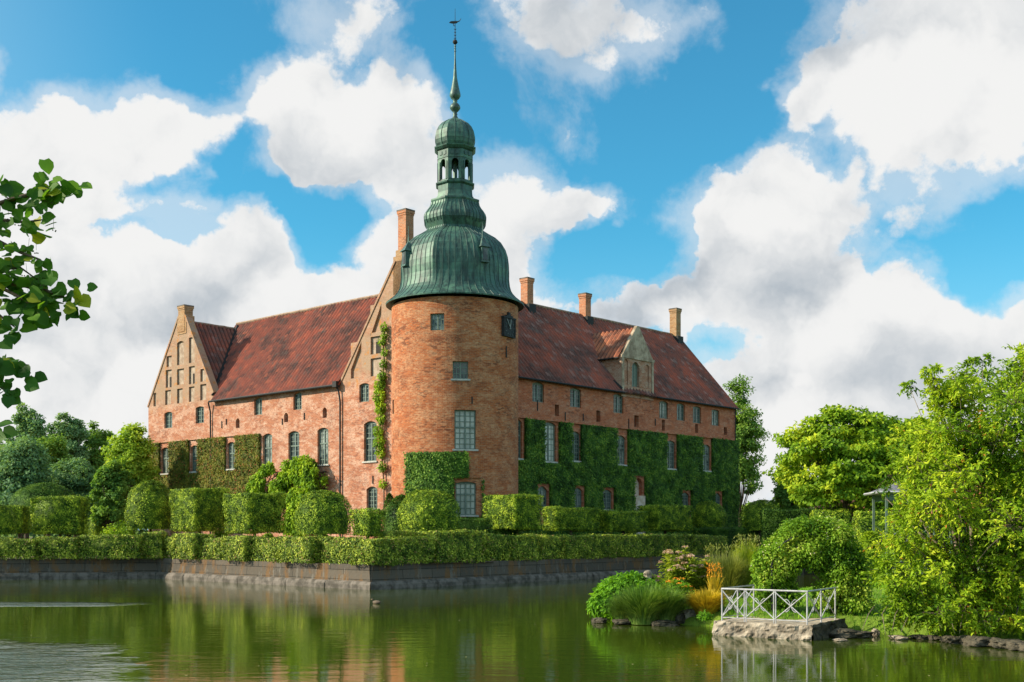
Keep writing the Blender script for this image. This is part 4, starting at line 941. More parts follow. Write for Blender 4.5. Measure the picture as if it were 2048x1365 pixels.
for i, (px, Z, r, t, lb) in enumerate(((541,74,.45,1040,'pale low shrub under the second cube tree'), (645,70.5,.4,1060,'small bright shrub at the trunk of the round topped tree'), (440,78,.7,1050,'leafy low shrub behind the cube trees'), (232,79,1.1,1052,'light green loose shrub left of the tall dome tree'), (245,82,1.2,1040,'light shrub half hidden behind the tall dome tree'))):
    tree('low_shrub', lb, (W(px, Z)[0], Z, GZ), zat(t, Z)-GZ, r, r, .1, 'wisteria', 14, 120, .14, .5, .05, cat='shrub', seed=40+i, group='loose shrubs on the terrace')
# red gravel strip
m = MB(); m.poly([(*B(-.2,3.4),GZ+.006),(*B(30,3.4),GZ+.006),(*B(30,9),GZ+.006),(*B(-.2,9),GZ+.006)]); tag(m.build('path', simple_mat('gravel', (.42,.25,.18), (.30,.19,.13), 6, .95)), kind='structure')
# ------------------------------------------------------------------ ivy on the walls
def ivy(name, label, f, u0, u1, z0, z1, holes, mat, dens=170, th=.28, du=None, leaf=.13, parent=None, cl=None, sz1=None):
    root = empty(name, (CX, CY, BZ), TH, label, 'ivy')
    fo = lambda u, z, d: tuple(Vector(f(u, z, d))-Vector((0,0,BZ)))
    m = MB(); hs = [dict(h) for h in holes]
    for h in hs: h['dep'] = 0.02; h.pop('arch', None); h.pop('blind', None)
    wall(m, lambda u, z, d: fo(u, z, d), u0, u1, z0, z1, hs, cl, du=du, d0=-th+.08)
    for s in (u0, u1): m.poly([fo(s,(sz1 if s == u1 and sz1 else z0),-th+.08), fo(s,z1,-th+.08), fo(s,z1,0), fo(s,(sz1 if s == u1 and sz1 else z0),0)])
    m.poly([fo(u0,z1,-th+.08), fo(u1,z1,-th+.08), fo(u1,z1,0), fo(u0,z1,0)]) if not du else None
    m.uv = [None]*len(m.f)
    n = int((u1-u0)*(z1-z0)*dens); U = rng.uniform(u0, u1, n); Zv = rng.uniform(z0, z1, n); dd = -th+rng.normal(0, .035, n)
    keep = np.ones(n, bool)
    for h in hs: keep &= ~((U > h['u0']) & (U < h['u1']) & (Zv > h['z0']) & (Zv < h['z1']))
    if cl:
        for i in range(len(cl)):
            a, b = cl[i], cl[(i+1) % len(cl)]; keep &= (b[0]-a[0])*(Zv-a[1])-(b[1]-a[1])*(U-a[0]) > -.02
    U, Zv, dd = U[keep], Zv[keep], dd[keep]
    # fringe along the edges
    E = []
    def edge(ua, za, ub, zb_):
        k = int(math.hypot(ub-ua, zb_-za)*dens*.3)
        for _ in range(k):
            t = random.random(); E.append((ua+(ub-ua)*t+random.gauss(0,.04), za+(zb_-za)*t+random.gauss(0,.04), -random.uniform(0, th)))
    for h in hs: edge(h['u0'],h['z0'],h['u0'],min(h['z1'],z1)); edge(h['u1'],h['z0'],h['u1'],min(h['z1'],z1)); edge(h['u0'],h['z0'],h['u1'],h['z0'])
    edge(u0,z1,u1,z1); edge(u0,z0,u0,z1); edge(u1,z0,u1,z1)
    if not cl and E:
        E = np.array(E); ok = np.ones(len(E), bool)
        for h in hs: ok &= ~((E[:,0] > h['u0']+.06) & (E[:,0] < h['u1']-.06) & (E[:,1] > h['z0']+.06) & (E[:,1] < h['z1']))
        E = E[ok]; U = np.concatenate([U, E[:,0]]); Zv = np.concatenate([Zv, E[:,1]]); dd = np.concatenate([dd, E[:,2]])
    P = np.array([fo(a, b, c) for a, b, c in zip(U, Zv, dd)]); Q = np.array([fo(a, b, c-1) for a, b, c in zip(U, Zv, dd)]); N = norm(Q-P)
    P = P + N*wob(P, 1.1, .04)[:, None]
    Nr = norm(N + rng.normal(0, .5, P.shape)+np.array([0,0,.25])); D = rng.normal(0, .6, P.shape)+np.array([0,0,-1.])+N*.5
    leaves('foliage', P, Nr, leaf, M[mat], root, .8, D=D, core=m)
    return root
def grow(h, gx, gb, top=None): return dict(u0=h['u0']-gx, u1=h['u1']+gx, z0=h['z0']-gb, z1=top if top else h['z1']+gx)
IT = 11.08
hs = [grow(h, .22, .12, 20) for h in Rfirst] + [grow(h, .2, 1.2) for h in Rground] + [dict(u0=Rniche['u0']-.25, u1=Rniche['u1']+.25, z0=BZ, z1=Rniche['z1']+.2)]
hs[0]['u0'] = 3.0; hs[0]['u1'] = pR(1048.5)
for h, px in zip(hs[1:6], ((1085,1117),(1140,1161),(1230,1254.5),(1330,1353),(1402,1422.5))): h['u0'], h['u1'] = pR(px[0]), pR(px[1])
ivy('clipped_ivy', 'dense dark clipped ivy covering the lower half of the shaded right facade', fR, 3.6, RL+.25, BZ, IT, hs, 'ivy', 150)
hs = [grow(h, .2, .15, 20) for h in Lfirst[:3]]
ivy('wall_ivy', 'reddish tinged ivy in strips between the windows of the left facade', fL, pL(521), 40.4, BZ+2.5, 10.85, hs, 'ivy_warm', 150, .22)
h = Tw[3]
ivy('tower_ivy', 'square cut dark ivy patch on the lower tower', fT, pT(817), pT(934.5), BZ, zat(905, 75.7), [dict(u0=h['u0']-.12, u1=pT(934.5)+1, z0=h['z0']-.15, z1=zat(956,75.7), open1=1)], 'ivy', 170, .3, du=.32, sz1=zat(956,75.7))
# bright climber between tower and gable
def climber(name, label, pts, mat, per=260, leaf=.2, cat='climber', stem=True):
    root = empty(name, (CX, CY, BZ), TH, label, cat); P = []; C = []
    for (u, z, r, d) in pts:
        k = int(per*r*r*3); q = norm(rng.normal(size=(k, 3))); c = np.array([-d, u, z-BZ]); P.append(c+q*r*(rng.random((k,1))**.35)*np.array([.5,1,1])); C.append(q)
    T = np.concatenate([np.clip(.55*rng.random(len(p))+.45*rng.random(), 0, 1) for p in P])
    P = np.vstack(P); Q = np.vstack(C)
    leaves('foliage', P, norm(Q*.6+np.array([-.5,0,.4])+rng.normal(0,.5,P.shape)), leaf, M[mat], root, .5, D=Q+np.array([-.2,0,-.9])+rng.normal(0,.4,P.shape), tint=T)
    m = MB(); m.tube([(-.15, pts[0][0], 0)]+[(-.15, u, z-BZ) for u, z, r, d in pts[::2]], .05, 5); m.build('stem', M['bark'], root); return root
cp = []
for px, py, r in ((775,968,.3),(774,935,.35),(770,905,.42),(768,885,.5),(766,862,.45),(772,838,.4),(770,815,.5),(768,792,.55),(769,772,.5),(774,752,.4),(776,728,.3),(779,705,.28),(773,684,.3),(779,672,.25),(778,655,.3)):
    b = pL(px-4); cp.append((b, zat(py, CY+b*LY), r, .3))
climber('climbing_plant', 'yellow green climber growing up the gable wall beside the tower', cp, 'wisteria', 420, .2)
wp = []
for px, py, r in ((520,962,1.0),(535,945,.9),(560,955,1.1),(585,945,1.0),(600,960,1.1),(612,935,1.0),(625,945,1.05),(630,975,.9),(610,990,1.2),(590,1000,1.2),(560,985,1.2),(520,985,.9),(595,1030,1.2),(575,1050,1.2),(600,1055,.9),(618,928,.6),(545,932,.5),(575,930,.5),(509,972,.5),(637,955,.5)):
    b = pL(px, -.8); wp.append((b, zat(py, CY-.8*RY+b*LY), r, .9))
wp = [(b+random.gauss(0,.25), z+random.gauss(0,.25), r*random.uniform(.45,.8), d+random.uniform(-.5,.4)) for b, z, r, d in wp for _ in range(2)]
climber('wisteria', 'big bright green wisteria mound against the sunlit facade', wp, 'wisteria', 330, .28)
# ------------------------------------------------------------------ trees
def woods(label, pts, n, mat, leaf=.4):
    P = []
    for _ in range(n):
        i = random.randrange(len(pts)-1); t = random.random(); a, b = pts[i], pts[i+1]
        x, y, h = [a[k]+(b[k]-a[k])*t for k in range(3)]
        P.append((x+random.gauss(0, 1.2), y+random.gauss(0, 1.5), 1.1+h*(1-random.random()**1.4)*(.8+.35*noise.noise(Vector((x*.25, y*.1, 0))))))
    P = np.array(P); o = leaves('undergrowth', P, np.array([-.2,-.4,.5])+rng.normal(0,.6,P.shape), leaf, M[mat], None, .7, D=rng.normal(0,1,P.shape)+np.array([0,-.3,-.3])); tag(o, label, 'undergrowth', kind='stuff')
woods('dark undergrowth filling the gaps under the park trees at left', [(-95,118,7),(-62,122,6.5),(-38,128,6.5),(-22,132,6)], 26000, 'forest_a', .42)
woods('far off low greenery on the horizon at right', [(14,140,3.5),(30,150,4.5),(60,150,5),(95,140,6)], 16000, 'forest_b', .45)
FG = 'trees in the park beyond the left gable'
def bgtree(px, pt, Z, wpx, mat, label, seed, zlow=.8, name='park_tree', **k):
    k['nclump'] = int(k.get('nclump', 60)*1.9); k['per'] = int(k.get('per', 300)*.55); k.setdefault('cr', .20); k.setdefault('fill', .25); k['fuzz'] = .62
    H_ = zat(pt, Z)-GZ; r = wpx/2/F*Z
    return tree(name, label, (W(px, Z)[0], Z, GZ), H_, r, r*.8, zlow, mat, seed=seed, group=k.pop('group', FG), **k)
bgtree(52, 788, 118, 120, 'forest_a', 'tall bluish green tree with drooping twigs, upper left behind the others', 1, nclump=70, per=300, leaf=.30, flat=1.1)
bgtree(-30, 850, 108, 150, 'forest_a', 'dark tree cut by the left edge of the photo', 2, nclump=60, per=300, leaf=.3)
bgtree(40, 862, 100, 150, 'forest_a', 'broad dark tree with a few rusty leaves at far left', 3, nclump=90, per=300, leaf=.26, cr=.24)
bgtree(135, 815, 125, 95, 'forest_a', 'slender open crowned tree in the middle of the left group', 4, nclump=60, per=240, leaf=.28, zlow=6)
bgtree(150, 895, 104, 130, 'forest_a', 'shadowy low tree behind the square cube tree', 5, nclump=80, per=300, leaf=.26)
bgtree(195, 832, 128, 110, 'forest_b', 'light green rounded tree right of the slender one', 6, nclump=70, per=280, leaf=.3)
bgtree(262, 835, 102, 105, 'forest_c', 'yellow green tree touching the left gable', 7, nclump=70, per=260, leaf=.26, cr=.26, zlow=4, bark='bark', branches=40)
bgtree(225, 905, 97, 90, 'forest_b', 'bushy green tree below the yellow green one', 8, nclump=60, per=280, leaf=.24)
bgtree(95, 850, 112, 120, 'forest_b', 'mid green tree behind the broad dome tree', 9, nclump=70, per=280, leaf=.28)
bgtree(300, 870, 125, 120, 'forest_b', 'green tree partly hidden by the left gable', 10, nclump=60, per=240, leaf=.3)
bgtree(1478, 722, 124, 112, 'forest_b', 'tall narrow green tree rising behind the right end of the castle', 13, nclump=62, per=460, leaf=.26, cr=.28, zlow=1.5, shape=.5, group=None, name='linden_tree')
RG = 'trees beyond the bridge'
bgtree(1583, 888, 105, 85, 'forest_b', 'pale green tree half hidden left of the golden chestnut', 14, nclump=60, per=260, leaf=.24, group=RG)
bgtree(1500, 1000, 150, 60, 'forest_c', 'small hazy tree on the skyline right of the castle', 15, nclump=30, per=160, leaf=.35, group=RG)
bgtree(1560, 985, 140, 90, 'forest_c', 'distant low tree left of the pale green one', 16, nclump=36, per=180, leaf=.35, group=RG)
bgtree(1640, 960, 130, 130, 'forest_b', 'distant tree seen below the golden crown', 17, nclump=40, per=200, leaf=.35, group=RG)
bgtree(1930, 905, 120, 260, 'forest_b', 'wide distant tree behind the garden pavilion', 18, nclump=60, per=220, leaf=.35, group=RG)
bgtree(2060, 880, 110, 200, 'forest_b', 'distant tree at the right edge behind the big shrub', 19, nclump=50, per=220, leaf=.35, group=RG)
# golden chestnut: two crowns on slanting trunks
tree('chestnut_tree', 'broad horse chestnut with layered golden green leaves', (W(1692, 70)[0], 70, 1.1), zat(800, 70)-1.1, 4.5, 4.2, 1.7, 'chestnut', 210, 190, .24, .18, .19, seed=21, shape=.9, flat=.42, fill=.5, branches=34, group=None)
tree('chestnut_tree', 'smaller chestnut whose golden crown merges behind the leafy shrub', (W(1795, 73)[0], 73, 1.1), zat(806, 73)-1.1, 3.4, 3.4, 2.0, 'chestnut', 130, 190, .24, .2, .16, seed=22, shape=.8, flat=.42, fill=.5, branches=24, group=None)
m = empty('tree_trunk_group', (0,0,0)) if False else None
# clipped hedges on the far bank at right
g2 = 'clipped hedges beyond the arch'
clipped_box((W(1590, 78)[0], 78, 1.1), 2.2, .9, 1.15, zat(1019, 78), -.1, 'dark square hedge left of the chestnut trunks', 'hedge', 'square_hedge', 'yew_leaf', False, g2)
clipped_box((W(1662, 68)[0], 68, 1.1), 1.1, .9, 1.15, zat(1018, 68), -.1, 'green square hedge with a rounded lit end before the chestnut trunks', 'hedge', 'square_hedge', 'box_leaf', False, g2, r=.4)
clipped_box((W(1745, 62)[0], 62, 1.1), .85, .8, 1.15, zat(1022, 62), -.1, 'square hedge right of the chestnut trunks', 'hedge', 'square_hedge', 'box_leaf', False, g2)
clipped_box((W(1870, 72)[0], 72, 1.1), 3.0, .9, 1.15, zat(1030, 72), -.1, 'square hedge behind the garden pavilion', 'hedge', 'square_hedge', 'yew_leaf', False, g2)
clipped_dome((W(1746, 45)[0], 45.3, 1.0), .58, .95, zat(1063, 45), 'glowing lime green ball bush right of the vine arch', 'bush', 'ball_bush', 'lime_leaf', False, .09, 420)
# outbuilding
ob_ = empty('farm_building', (W(1800, 96)[0], 96, 1.0), -.12, 'low brick and ochre building with an orange tiled roof behind the trees', 'building')
m = MB(); m.box(-7,7,-3,3,0,3.4); m.poly([(-7,-3,3.4),(-7,3,3.4),(-7,0,6)]); m.poly([(7,-3,3.4),(7,3,3.4),(7,0,6)]); m.build('wall', simple_mat('ochre_plaster', (.55,.36,.18), (.42,.22,.12), 1.5), ob_)
m = MB(); m.box(-7.03,7.03,-3.03,-3.0,1.55,1.75); m.box(-7.03,7.03,-3.03,-3.0,3.1,3.3); m.build('timber_band', M['stone_pale'], ob_)
m = MB(); roof_plane(m, (-7.3,-3.4,3.2),(7.3,-3.4,3.2),(7.3,0,6.1),(-7.3,0,6.1),8,3,.02,30); roof_plane(m, (-7.3,3.4,3.2),(7.3,3.4,3.2),(7.3,0,6.1),(-7.3,0,6.1),8,3,.02,31); m.build('roof', M['tile_dormer'], ob_)
for x in (-5.2,-3,-.8,1.6,4):
    m = MB(); m.box(x-.4,x+.4,-3.07,-3.01,1.9,2.9); w_ = m.build('window', M['frame'], ob_); m = MB(); m.box(x-.32,x+.32,-3.09,-3.075,1.98,2.82); m.build('pane', M['glass'], w_)
# garden pavilion
pz = 1.0; pvx = W(1822, 52)
pa = empty('garden_pavilion', (pvx[0], 52, pz), -.1, 'green lattice pavilion with a flat grey pointed roof half hidden by leaves', 'pavilion')
pm = simple_mat('pavilion_green', (.09,.13,.10), (.12,.17,.13), 5, .5)
hw = 1.35; rz_ = zat(985, 50.8)-pz
m = MB(); a_ = (0,0,rz_+.75); c_ = [(-hw-.35,-hw-.35,rz_),(hw+.35,-hw-.35,rz_),(hw+.35,hw+.35,rz_),(-hw-.35,hw+.35,rz_)]
for i in range(4): m.poly([c_[i], c_[(i+1)%4], a_])
m.poly(c_); m.build('roof', simple_mat('grey_roofing', (.10,.10,.12), (.14,.14,.16), 3, .8), pa)
m = MB(); 
for i in range(4): m.tube([c_[i], c_[(i+1)%4]], .05, 4)
m.build('roof_edge', M['white_paint'], pa)
for x in (-hw, -hw*.33, hw*.33, hw):
    for y in (-hw, hw):
        m = MB(); m.box(x-.05,x+.05,y-.05,y+.05,0,rz_-.02); m.build('post', pm, pa)
for y in (-hw, hw):
    m = MB(); m.box(-hw,hw,y-.03,y+.03,rz_-.35,rz_-.05); m.box(-hw,hw,y-.02,y+.02,.1,.18)
    for s in (-1, 1):
        for i in range(3): m.tube([(s*hw, y, .15+i*.7), (s*hw*.33, y, .85+i*.7)], .018, 4); m.tube([(s*hw*.33, y, .15+i*.7), (s*hw, y, .85+i*.7)], .018, 4)
    m.build('lattice', pm, pa)
# bridge
s0 = 34.8; br = empty('stone_bridge', (*A(s0), 0), TH, 'low stone bridge crossing the moat at the right end of the wall', 'bridge')
m = MB(); m.box(0,4.2,-14,-.05,1.12,1.36); 
for i in range(2): m.box(.2,4.0,-5.2-i*4.6,-4.5-i*4.6,-.5,1.12)
m.build('deck', M['ledge'], br)
for x in (.15, 4.05):
    m = MB()
    for i in range(7): m.tube([(x,-.2-i*2.2,1.36),(x,-.2-i*2.2,2.35)], .035, 5)
    m.tube([(x,-.2,2.35),(x,-13.4,2.35)], .03, 5); m.tube([(x,-.2,1.85),(x,-13.4,1.85)], .02, 5); m.build('iron_railing', M['iron'], br)
# ------------------------------------------------------------------ rocks, terrace with railing
def rock(name, loc, s, label, mat='rock', seed=0, rz=0, group=None, cat='rock', cut=None):
    import bmesh
    b = bmesh.new(); bmesh.ops.create_icosphere(b, subdivisions=4, radius=1)
    for v in b.verts:
        p = v.co.copy(); q = p*1.1+Vector((seed*3.1, seed*1.7, 0))
        k = 1+.34*noise.noise(q)+.2*noise.noise(q*2.3)
        c = Vector([math.copysign(abs(a)**.7, a) for a in p]); v.co = Vector((c.x*s[0], c.y*s[1], c.z*s[2]))*k
        v.co += v.co.normalized()*.035*noise.noise(q*6)
    me = bpy.data.meshes.new(name); b.to_mesh(me); b.free(); me.materials.append(M[mat])
    me.attributes.new('tint', 'FLOAT', 'FACE')
    o = bpy.data.objects.new(name, me); COL.objects.link(o); o.location = loc; o.rotation_euler = (0,0,rz)
    return tag(o, label, cat, group)
RK = 'rocks along the right bank'
def rk(px, py, sx, sz, label, mat='rock', seed=0, dy=.35, zc=None, rz=0):
    Z = CH*F/(py-YH); w = sx/2/F*Z*.95; h = sz/F*Z*(.78 if px < 1500 else .5)
    return rock('rock', (W(px, Z)[0], Z+dy*.8, h*.42 if zc is None else zc), (w, dy, h*.6), label, mat, seed, rz, RK)
rk(1381, 1249, 46, 34, 'squarish grey rock at the waterline below the golden grass', seed=1)
rk(1388, 1238, 44, 12, 'flat slab rock lying on the squarish rock', seed=2, zc=.50, dy=.3)
rk(1362, 1250, 22, 34, 'dark upright rock beside the grass clump', 'rock_dark', 3)
rk(1420, 1250, 56, 36, 'slanting pale rock left of the railed platform', seed=4, dy=.45, rz=.4)
rk(1700, 1277, 66, 30, 'low mossy boulder right of the platform', 'rock_dark', 5, dy=.5)
rk(1730, 1276, 46, 22, 'rounded grey boulder in the shade of the vine', 'rock_dark', 6)
rk(1754, 1272, 14, 24, 'small pale post like stone at the waterline', 'rock', 7, dy=.12)
rk(1806, 1280, 34, 12, 'flat pinkish stone lying in the water', 'rock', 8, dy=.35)
rk(1845, 1279, 34, 14, 'dark stone under the overhanging leaves', 'rock_dark', 9)
rk(1880, 1281, 40, 14, 'long dark stone below the leafy branches', 'rock_dark', 10)
rk(1915, 1288, 44, 26, 'dark boulder with roots over it', 'rock_dark', 11)
rk(1965, 1294, 60, 34, 'large dark boulder under the big leafy shrub', 'rock_dark', 12, dy=.6)
rk(2010, 1298, 46, 34, 'brownish boulder next to the right edge', 'rock_dark', 13, dy=.5)
rk(2050, 1303, 46, 36, 'boulder cut by the right edge of the photo', 'rock_dark', 14, dy=.5)
rk(1683, 1283, 26, 7, 'thin flat stone breaking the water right of the platform', 'rock', 15, dy=.2)
rk(1200, 1247, 30, 12, 'low brown stone under the round shrub on the left tip', 'rock_dark', 16)
rk(1245, 1250, 40, 12, 'low dark stone behind the drooping grass', 'rock_dark', 17)
rk(1330, 1253, 50, 14, 'dark stone in the shadow of the grass clump', 'rock_dark', 18)
# platform frame of reference
px0, py0 = 5.99, 33.3; Fx, Fy = .807, -.59; Bx, By = .55, .835; FL, BL = 2.54, 2.7
def Q(a, b, z): return (px0+Fx*a+Bx*b, py0+Fy*a+By*b, z)
pf = empty('stone_platform', (px0, py0, 0), 0, 'rough stone platform with a flat paved top jutting into the water', 'platform')
def Ql(a, b, z): x, y, z = Q(a, b, z); return (x-px0, y-py0, z)
m = MB(); top = [Ql(-.12,-.12,.40), Ql(FL+.12,-.12,.40), Ql(FL+.12,BL,.42), Ql(-.12,BL,.42)]
n = 14
for i in range(n):
    for j in range(6):
        a0, a1 = -.12+(FL+.24)*i/n, -.12+(FL+.24)*(i+1)/n; b0, b1 = -.12+(BL+.1)*j/6, -.12+(BL+.1)*(j+1)/6
        hh = lambda a, b: .40+.03*noise.noise(Vector((a*2, b*2, 3)))
        m.poly([Ql(a0,b0,hh(a0,b0)), Ql(a1,b0,hh(a1,b0)), Ql(a1,b1,hh(a1,b1)), Ql(a0,b1,hh(a0,b1))])
m.build('paved_top', simple_mat('paving', (.40,.34,.26), (.26,.21,.15), 5, .9, .2, .5), pf)
def rough_face(p0, p1, z0, z1, seed, nm, mat='rock', out=.12):
    m = MB(); nu, nv = 60, 14; d = Vector((p1[0]-p0[0], p1[1]-p0[1], 0)); nn = Vector((d.y, -d.x, 0)).normalized(); vs = []
    for j in range(nv+1):
        for i in range(nu+1):
            a, b = i/nu, j/nv; L_ = a*d.length; z = z0+(z1-z0)*b
            st = .10*math.floor(3*b+.6*noise.noise(Vector((L_*.9, 0, seed))))/3
            o = out-st*1.1+.13*noise.noise(Vector((L_*1.2, z*3.2, seed)))+.07*noise.noise(Vector((L_*4, z*8, seed)))+.04*noise.noise(Vector((L_*10, z*16, seed)))
            vs.append(Vector((p0[0], p0[1], 0))+d*a+nn*o*(1 if b < 1 else .3)+Vector((0,0,z+.03*noise.noise(Vector((L_*3, b*5, seed))))))
    m.mesh(vs, [(j*(nu+1)+i, j*(nu+1)+i+1, (j+1)*(nu+1)+i+1, (j+1)*(nu+1)+i) for j in range(nv) for i in range(nu)])
    o = m.build(nm, M[mat], pf); return o
rough_face(Ql(-.2,-.1,0), Ql(FL+.2,-.1,0), -.4, .41, 3, 'rough_front')
rough_face(Ql(FL+.14,-.15,0), Ql(FL+.14,BL+.2,0), -.4, .42, 5, 'rough_side', 'rock_dark')
rough_face(Ql(-.14,BL,0), Ql(-.14,-.15,0), -.4, .41, 7, 'rough_side')
rl = empty('railing', (px0, py0, .40), 0, 'white iron railing with crossed bars and scrolls around the stone platform', 'railing')
def R3(a, b, z): x, y, _ = Q(a, b, 0); return (x-px0, y-py0, z)
HT = .92
edges_ = [((0,0),(.72,0)), ((.72,0),(1.6,0)), ((1.6,0),(FL,0)), ((0,0),(0,1.15)), ((0,1.15),(0,2.4)), ((FL,0),(FL,1.15)), ((FL,1.15),(FL,2.4))]
for (a, b) in [(0,0),(.72,0),(1.6,0),(FL,0),(0,1.15),(0,2.4),(FL,1.15),(FL,2.4)]:
    m = MB(); w = .03; 
    if (a, b) in ((.72,0),(1.6,0)):
        m.tube([R3(a-.03,b,-.05),R3(a-.03,b,HT-.02)], .018, 6); m.tube([R3(a+.03,b,-.05),R3(a+.03,b,HT-.02)], .018, 6)
    else: m.tube([R3(a,b,-.3 if (a,b)==(FL,0) else -.05),R3(a,b,HT-.01)], .024, 6)
    m.build('post', M['white_paint'], rl)
for pts in ([R3(-.02,0,HT),R3(FL+.02,0,HT)], [R3(0,.03,HT),R3(0,2.42,HT)], [R3(FL,.03,HT),R3(FL,2.42,HT)]):
    m = MB(); m.tube(pts, .026, 6); m.build('top_rail', M['white_paint'], rl)
for (p, q) in edges_:
    m = MB(); m.tube([R3(*p,.10),R3(*q,.10)], .014, 5); m.build('bottom_rail', M['white_paint'], rl)
    m = MB(); m.tube([R3(*p,.12),R3(*q,HT-.04)], .015, 6); m.tube([R3(*p,HT-.04),R3(*q,.12)], .015, 6); m.build('crossed_bars', M['white_paint'], rl)
    c = ((p[0]+q[0])/2, (p[1]+q[1])/2); d = ((q[0]-p[0]), (q[1]-p[1])); l = math.hypot(*d); d = (d[0]/l, d[1]/l)
    m = MB()
    for s in (-1, 1):
        path = []
        for i in range(13):
            t = -1+2*i/12; u = s*(.015+.12*abs(t)**2.2); path.append(R3(c[0]+d[0]*u, c[1]+d[1]*u, .51+.20*t*(1-.12*abs(t)**4)))
        m.tube(path, .011, 5)
        for e in (-1, 1):
            m.tube([R3(c[0]+d[0]*s*(.135+.03*math.sin(k*.9)), c[1]+d[1]*s*(.135+.03*math.sin(k*.9)), .51+e*(.176-.02*k*.9)) for k in range(4)], .009, 4)
    m.build('scroll', M['white_paint'], rl)
# ------------------------------------------------------------------ vine covered arch
def mound(name, label, cat, cx, cy, z0, pts, mat, per, leaf, stems=None, asp=.6, tmpl=T_DIAMOND, up=.35, droop=-.4, accent=None, group=None, stemr=.02, fillk=.35, stem_mat='stem'):
    """foliage made of overlapping leafy lumps: pts = (dx, dy, z, rx, rz)"""
    root = empty(name, (cx, cy, z0), 0, label, cat, group); P = []; Qs = []; T = []
    for (dx, dy, z, rx, rz_) in pts:
        k = int(per*rx*(rx+rz_)*2.2); q = norm(rng.normal(size=(k, 3))); rr = rng.random((k, 1))**fillk
        P.append(np.array([dx, dy, z])+q*rr*np.array([rx, rx, rz_])); Qs.append(q); T.append(np.clip(.55*rng.random(k)+.45*rng.random(), 0, 1))
    P = np.vstack(P); Q_ = np.vstack(Qs); T = np.concatenate(T); ok = P[:, 2] > -.05; P, Q_, T = P[ok], Q_[ok], T[ok]
    leaves('foliage', P, norm(Q_*.6+np.array([0,0,up])+rng.normal(0,.5,P.shape)), leaf, M[mat], root, asp, D=Q_+np.array([0,0,droop])+rng.normal(0,.5,P.shape), tint=T, tmpl=tmpl)
    m = MB()
    for (dx, dy, z, rx, rz_) in (pts[::2] if stemr > .004 else []): m.tube([(dx*.3, dy*.3, -.1), (dx*.8, dy*.8, z*.5), (dx, dy, z)], [stemr, stemr*.8, stemr*.4], 5)
    if m.v: m.build('stems', M[stem_mat], root)
    return root
Za_ = 35.6; acx = W(1622, Za_)[0]; az = .62
ang = -.25; ca, sa = math.cos(ang), math.sin(ang); pts = []
ra = random.Random(5)
while len(pts) < 210:
    x = ra.uniform(-1.5, 1.55); z = ra.uniform(.15, 2.55)
    k = (x/1.50)**2+(max(z-1.15, 0)/1.40)**2
    if k > 1 or (-.60 < x < .36 and z < 1.36): continue
    dy = ra.uniform(-.5, .5); th = ra.uniform(.28, .40)
    pts.append((x*ca-dy*sa, x*sa+dy*ca, z, th, th*.9))
pts += [(-.3,-.2,2.62,.28,.22), (.3,-.2,2.6,.3,.22), (1.5,0,.9,.35,.5), (1.4,-.2,.3,.4,.4)]
arch = mound('vine_arch', 'garden arch smothered in leafy vine with pale seed heads behind the railing', 'vine arch', acx, Za_, az, pts, 'vine', 620, .095, T_LEAF and None, up=.45, droop=-.5, asp=.6, stemr=.0, fillk=.28)
m = MB()
for dy in (-.5, .5):
    m.tube([( (-1.15*ca-dy*sa), (-1.15*sa+dy*ca), -.1)]+[(-1.15*math.cos(PI*k/12)*ca-dy*sa, -1.15*math.cos(PI*k/12)*sa+dy*ca, 1.3+math.sin(PI*k/12)*.95) for k in range(13)]+[((1.15*ca-dy*sa), (1.15*sa+dy*ca), -.1)], .03, 6)
m.build('arch_frame', M['iron'], arch)
kk = 700; q = norm(rng.normal(size=(kk, 3))); q[:, 2] = np.abs(q[:, 2]); i = rng.integers(0, len(pts), kk); pa_ = np.array([p[:3] for p in pts])[i]; pr_ = np.array([p[3] for p in pts])[i]
leaves('seed_heads', pa_+q*pr_[:, None]*1.02, q, .05, M['fl_cream'], arch, .9)['kind'] = 'stuff'
